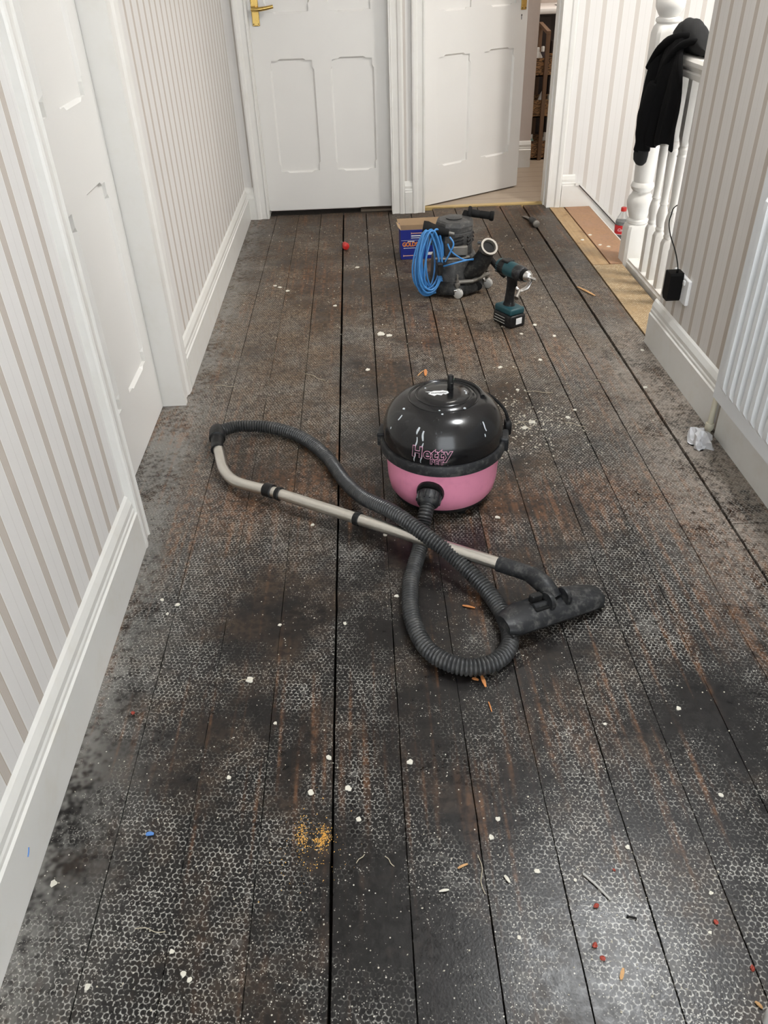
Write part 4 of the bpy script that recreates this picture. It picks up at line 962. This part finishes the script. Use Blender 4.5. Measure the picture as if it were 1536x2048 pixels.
toilet_bottle('spray_bottle', (1.226, 6.00, .532), [(.032, 0), (.035, .01), (.033, .10), (.016, .13)], 'bottlewhite', 'white spray bottle in the top trolley box')
toilet_bottle('dark_bottle', (1.268, 6.05, .532), [(.020, 0), (.022, .01), (.020, .10), (.010, .13)], 'bottledark', 'dark small bottle in the top trolley box')
va = thing('vanity_unit', (1.57, 6.46, 0), 'dark wooden washstand with white basin top in the far room', 'vanity unit')
MB().box(-.34, .40, -.18, .29, .06, .855).build('cabinet', 'darkwood', va)
for x0, x1 in ((-.20, .02), (.03, .25)): MB().bbox(x0, x1, -.192, -.180, .12, .70, .004).build('door', 'darkwood', va)
MB().bbox(-.33, -.21, -.19, -.18, .12, .84, .004).build('side_panel', 'darkwood', va)
MB().lathe([(.006, -.215), (.013, -.212), (.013, -.200), (.006, -.192)], 14, (-.150, 0, .668), 'y').build('knob', 'chrome', va, True)
bas = MB().bbox(-.36, .42, -.215, .30, .855, .890, .008).build('basin_top', 'ceramic', va, True)
MB().lathe([(.16, .89), (.17, .898), (.155, .903), (.13, .897), (.10, .891), (.0005, .8905)], 32, (.02, .03, 0)).build('basin', 'ceramic', bas, True)
MB().lathe([(.014, .89), (.016, .93), (.012, .98)], 12, (-.05, .20, 0)).build('tap', 'chrome', bas, True)

# ------------------------------------------------------------------ bits on the floor
br_ = random.Random(21)
def chip_mesh(L_, w, h, rng):
    n = 5; rings = []
    for i in range(n + 1):
        t = i / n; ww = w * (.35 + .65 * math.sin(PI * (.12 + .80 * t))) * rng.uniform(.85, 1.1); x = (t - .5) * L_; bend = h * .8 * math.sin(PI * t)
        rings.append([(x, -ww / 2, bend), (x, ww / 2, bend), (x, ww / 2, bend + h), (x, -ww / 2, bend + h * 1.2)])
    return MB().ring_skin(rings)
def between(p0, p1): return ((p0[0] + p1[0]) / 2, (p0[1] + p1[1]) / 2), math.hypot(p1[0] - p0[0], p1[1] - p0[1]), math.atan2(p1[1] - p0[1], p1[0] - p0[0])
CH = [((.213, 2.671), (.209, 2.62), .012, 'chiporange', 'wide orange wood chip just behind the vacuum cleaner'), ((.181, 2.624), (.205, 2.664), .004, 'chip', 'thin curved splinter beside the orange chip behind the vacuum cleaner'),
      ((.2, 1.388), (.229, 1.377), .006, 'chiporange', 'orange splinter inside the hose loop'), ((.215, 1.164), (.22, 1.132), .008, 'chiporange', 'orange wood chip in front of the hose loop'),
      ((.194, 1.158), (.207, 1.152), .007, 'chiporange', 'small reddish chip tucked against the hose loop'), ((.344, .54), (.352, .556), .006, 'chip', 'short tan chip near the bottom right of the floor'),
      ((.534, .5), (.541, .490), .005, 'chip', 'tan chip next to the pale edge in the bottom right corner'), ((.193, .714), (.2, .701), .005, 'flake', 'cream sliver left of the round plaster fleck'),
      ((.115, .731), (.133, .738), .004, 'chip', 'tan splinter pointing to a board joint in the foreground'), ((.964, 3.448), (1.014, 3.331), .014, 'chip', 'long pale pointed splinter near the banister'),
      ((.079, .692), (.096, .694), .004, 'flake', 'bent cream sliver in the middle foreground'), ((.22, 1.091), (.223, 1.065), .003, 'chiporange', 'thin orange splinter on the joint below the hose loop')]
for p0, p1, w, mt_, lab in CH:
    c, L_, a = between(p0, p1); o = chip_mesh(L_, w, .0016, br_).build('wood_chip', mt_); o.location = (c[0], c[1], .0008); o.rotation_euler = (0, 0, a); tag(o, lab, 'wood chip', 'wood chips on the floor')
RED = [((.335, .654), 'red plug fragment just below the bent nail'), ((.317, .592), 'red plug fragment, larger of the close pair in the foreground'), ((.324, .572), 'red plug fragment, smaller of the close pair in the foreground'), ((.52, .618), 'red plug fragment left of the right-hand joint in the foreground'),
       ((.549, .546), 'red plug fragment lying on a joint near the bottom right corner'), ((.381, .714), 'tiny red plug fragment above the bent nail'), ((-.527, 1.107), 'dark red fragment near the left skirting board')]
for i, ((x, y), lab) in enumerate(RED):
    s_ = .0038 if i != 5 else .0022
    bm = bmesh.new(); bmesh.ops.create_icosphere(bm, subdivisions=2, radius=1)
    for v in bm.verts: v.co = Vector((v.co.x * s_ * 1.3 * br_.uniform(.7, 1.2), v.co.y * s_ * br_.uniform(.7, 1.2), (v.co.z + .8) * s_ * br_.uniform(.6, 1.0)))
    bm.verts.index_update(); mb = MB(); mb.add([v.co[:] for v in bm.verts], [[v.index for v in f.verts] for f in bm.faces]); bm.free()
    o = mb.build('plug_fragment', 'redbit'); o.location = (x, y, 0); o.rotation_euler = (0, 0, br_.uniform(0, 3)); tag(o, lab, 'plug fragment', 'red plug fragments')
na = thing('nail', (.327, .710, .0022), 'bent grey nail lying in the right foreground', 'nail', math.atan2(-.048, .035))
MB().tube(spline([(0, 0, 0), (.012, .0006, 0), (.030, .0012, 0), (.058, 0, 0)], 4), .0021, 8).build('shank', 'castor', na, True)
MB().lathe([(.003, -.0015), (.003, 0)], 10, (0, 0, .0008), 'x').build('head', 'alloy', na)
sc_ = thing('screw', (.38, .635, .002), 'short dark broken screw below the nail', 'screw', math.atan2(-.005, .016))
MB().tube([(i * .001, 0, 0) for i in range(17)], lambda i: .0019 if i % 2 else .0014, 7).build('shank', 'black', sc_)
o = MB().bbox(-.022, .022, -.007, .007, 0, .004, .001).build('green_offcut', 'green'); o.location = (.316, 2.567, .0005); o.rotation_euler = (0, 0, -.58); tag(o, 'small green plastic offcut just behind the vacuum cleaner', 'offcut')
o = chip_mesh(.014, .008, .002, br_).build('paper_scrap', 'bluebit'); o.location = (-.434, .825, .001); tag(o, 'small blue paper scrap in the left foreground', 'paper scrap')
FL = [(-.583, .742, .0075), (.607, 1.051, .0062), (.25, .719, .0058), (.046, .953, .0080), (-.074, .901, .0078), (-.145, .896, .0070), (-.113, .972, .0072), (-.225, 1.063, .0048), (-.305, .938, .0055), (-.055, .835, .0060), (.198, .821, .0058), (.181, .786, .0058), (.416, .754, .0055), (.044, 1.433, .0062), (-.082, 1.347, .0060), (-.236, 1.352, .0058),
      (.2, .611, .004), (-.332, .582, .0062), (-.356, .617, .0055), (.616, .847, .0055), (.447, 1.021, .0045), (-.003, 2.692, .012), (.693, 3.042, .012), (.523, 2.48, .008), (.49, 2.664, .010), (.689, 2.319, .008), (.653, 2.27, .010), (.649, 2.713, .010), (-.173, 1.74, .007), (.025, 1.68, .007), (.338, 1.736, .008), (.968, 2.457, .009), (1.05, 2.758, .009), (.259, 2.22, .008), (-.03, 3.835, .012), (-.394, 3.603, .012), (-.419, 3.626, .011), (-.356, 3.553, .012), (-.134, 3.344, .011), (.747, 2.925, .010), (.622, 2.958, .009), (.311, .7, .004), (.53, .666, .005), (.505, .603, .004), (1.207, 4.193, .012), (1.25, 3.989, .012), (1.148, 4.115, .012), (1.216, 4.022, .011), (-.321, .573, .005), (-.479, .57, .006), (-.492, 1.439, .007), (-.533, 1.46, .006), (-.511, 1.409, .005), (.06, 3.02, .022), (.09, 3.00, .016), (-.29, 1.185, .010), (.53, 2.25, .014), (.50, 2.215, .012)]
for (x, y, r) in FL:
    n = 11; r *= 1.0; pts = [(r * br_.uniform(.55, 1.1) * math.cos(2 * PI * j / n), r * br_.uniform(.5, 1.05) * math.sin(2 * PI * j / n)) for j in range(n)]
    o = MB().prism(pts, 0, min(.0025, r * .25), lambda u, v, w: (u * (1 - 60 * w), v * (1 - 60 * w), w)).build('plaster_flake', 'flake'); o.location = (x, y, .0002); o.rotation_euler = (0, 0, br_.uniform(0, 6))
    tag(o, 'small cream fleck on the bare orange boards by the newel post' if x > 1.1 else 'small off-white plaster fleck stuck to the dark floorboards', 'plaster fleck', 'plaster flecks on the floorboards')
ST = [((.546, 2.463), (.64, 2.446)), ((.472, 2.237), (.551, 2.263)), ((.485, 2.262), (.519, 2.206)), ((.637, 2.238), (.694, 2.2)), ((-.236, 2.681), (-.16, 2.616)), ((-.316, 1.18), (-.279, 1.189)), ((-.424, .656), (-.373, .647)), ((-.562, 2.615), (-.487, 2.6)), ((.152, .754), (.154, .683)), ((.81, 2.53), (.846, 2.495)), ((-.06, .75), (-.045, .765)), ((-.01, .76), (.005, .74))]
for p0, p1 in ST:
    c, L_, a = between(p0, p1)
    o = MB().tube(spline([(-L_ / 2, 0, 0), (-L_ * .15, L_ * .06, .001), (L_ * .2, -L_ * .03, .001), (L_ / 2, L_ * .03, 0)], 4), .0011 if c[1] > 1.5 else .0008, 5).build('straw_strand', 'straw'); o.location = (c[0], c[1], .0012); o.rotation_euler = (0, 0, a)
    tag(o, 'thin pale strand of debris lying across the floorboards', 'strand', 'pale strands on the floorboards')
# crumbs nobody could count
def crumbs(name, n, pick, size, mat, label):
    mb = MB()
    for _ in range(n):
        x, y = pick()
        if math.hypot(x + .126, y - .806) < .0048: continue
        s_ = size * br_.uniform(.5, 1.5) * (1 + .25 * max(0, y - 1)); a = br_.uniform(0, 6.28); e = br_.uniform(.4, 1.0)
        ca, sa = math.cos(a), math.sin(a)
        q = [(s_, 0), (0, s_ * e), (-s_, 0), (0, -s_ * e)]
        mb.add([(x + u * ca - v * sa, y + u * sa + v * ca, .0001) for u, v in q] + [(x, y, .0002 + s_ * .8)], [(0, 1, 4), (1, 2, 4), (2, 3, 4), (3, 0, 4)])
    o = mb.build(name, mat); tag(o, label, 'debris', None, 'stuff'); return o
crumbs('floor_crumbs', 1500, lambda: (br_.uniform(-.60, 1.04), br_.uniform(.45, 1.0) if br_.random() < .25 else .5 + 4.1 * br_.random() ** 1.2), .0016, 'dusty', 'pale crumbs and grit strewn over all the floorboards')
crumbs('plaster_grit', 420, lambda: (.52 + br_.gauss(0, .09), 2.26 + br_.gauss(0, .12)), .0024, 'dusty', 'pale grit and straw scattered right of the vacuum cleaner')
crumbs('sawdust', 600, lambda: ((-.121 + br_.gauss(0, .006), .802 + br_.gauss(0, .011)) if br_.random() < .55 else ((-.157 + br_.gauss(0, .005), .807 + br_.gauss(0, .015)) if br_.random() < .5 else (-.14 + br_.gauss(0, .035), .785 + br_.gauss(0, .04)))), .0012, 'sawdust', 'yellow sawdust around a drilled hole in the foreground')
hole = MB().lathe([(.0036, .0001), (.0036, .0009), (.0030, .0011)], 14, (-.126, .806, 0)).lathe([(.0028, .0001), (.0028, .0009)], 12, (-.1145, .790, 0)).lathe([(.0032, .0001), (.0032, .0008)], 12, (-.222, .806, 0)).build('nail_hole', 'blackprint', floor)
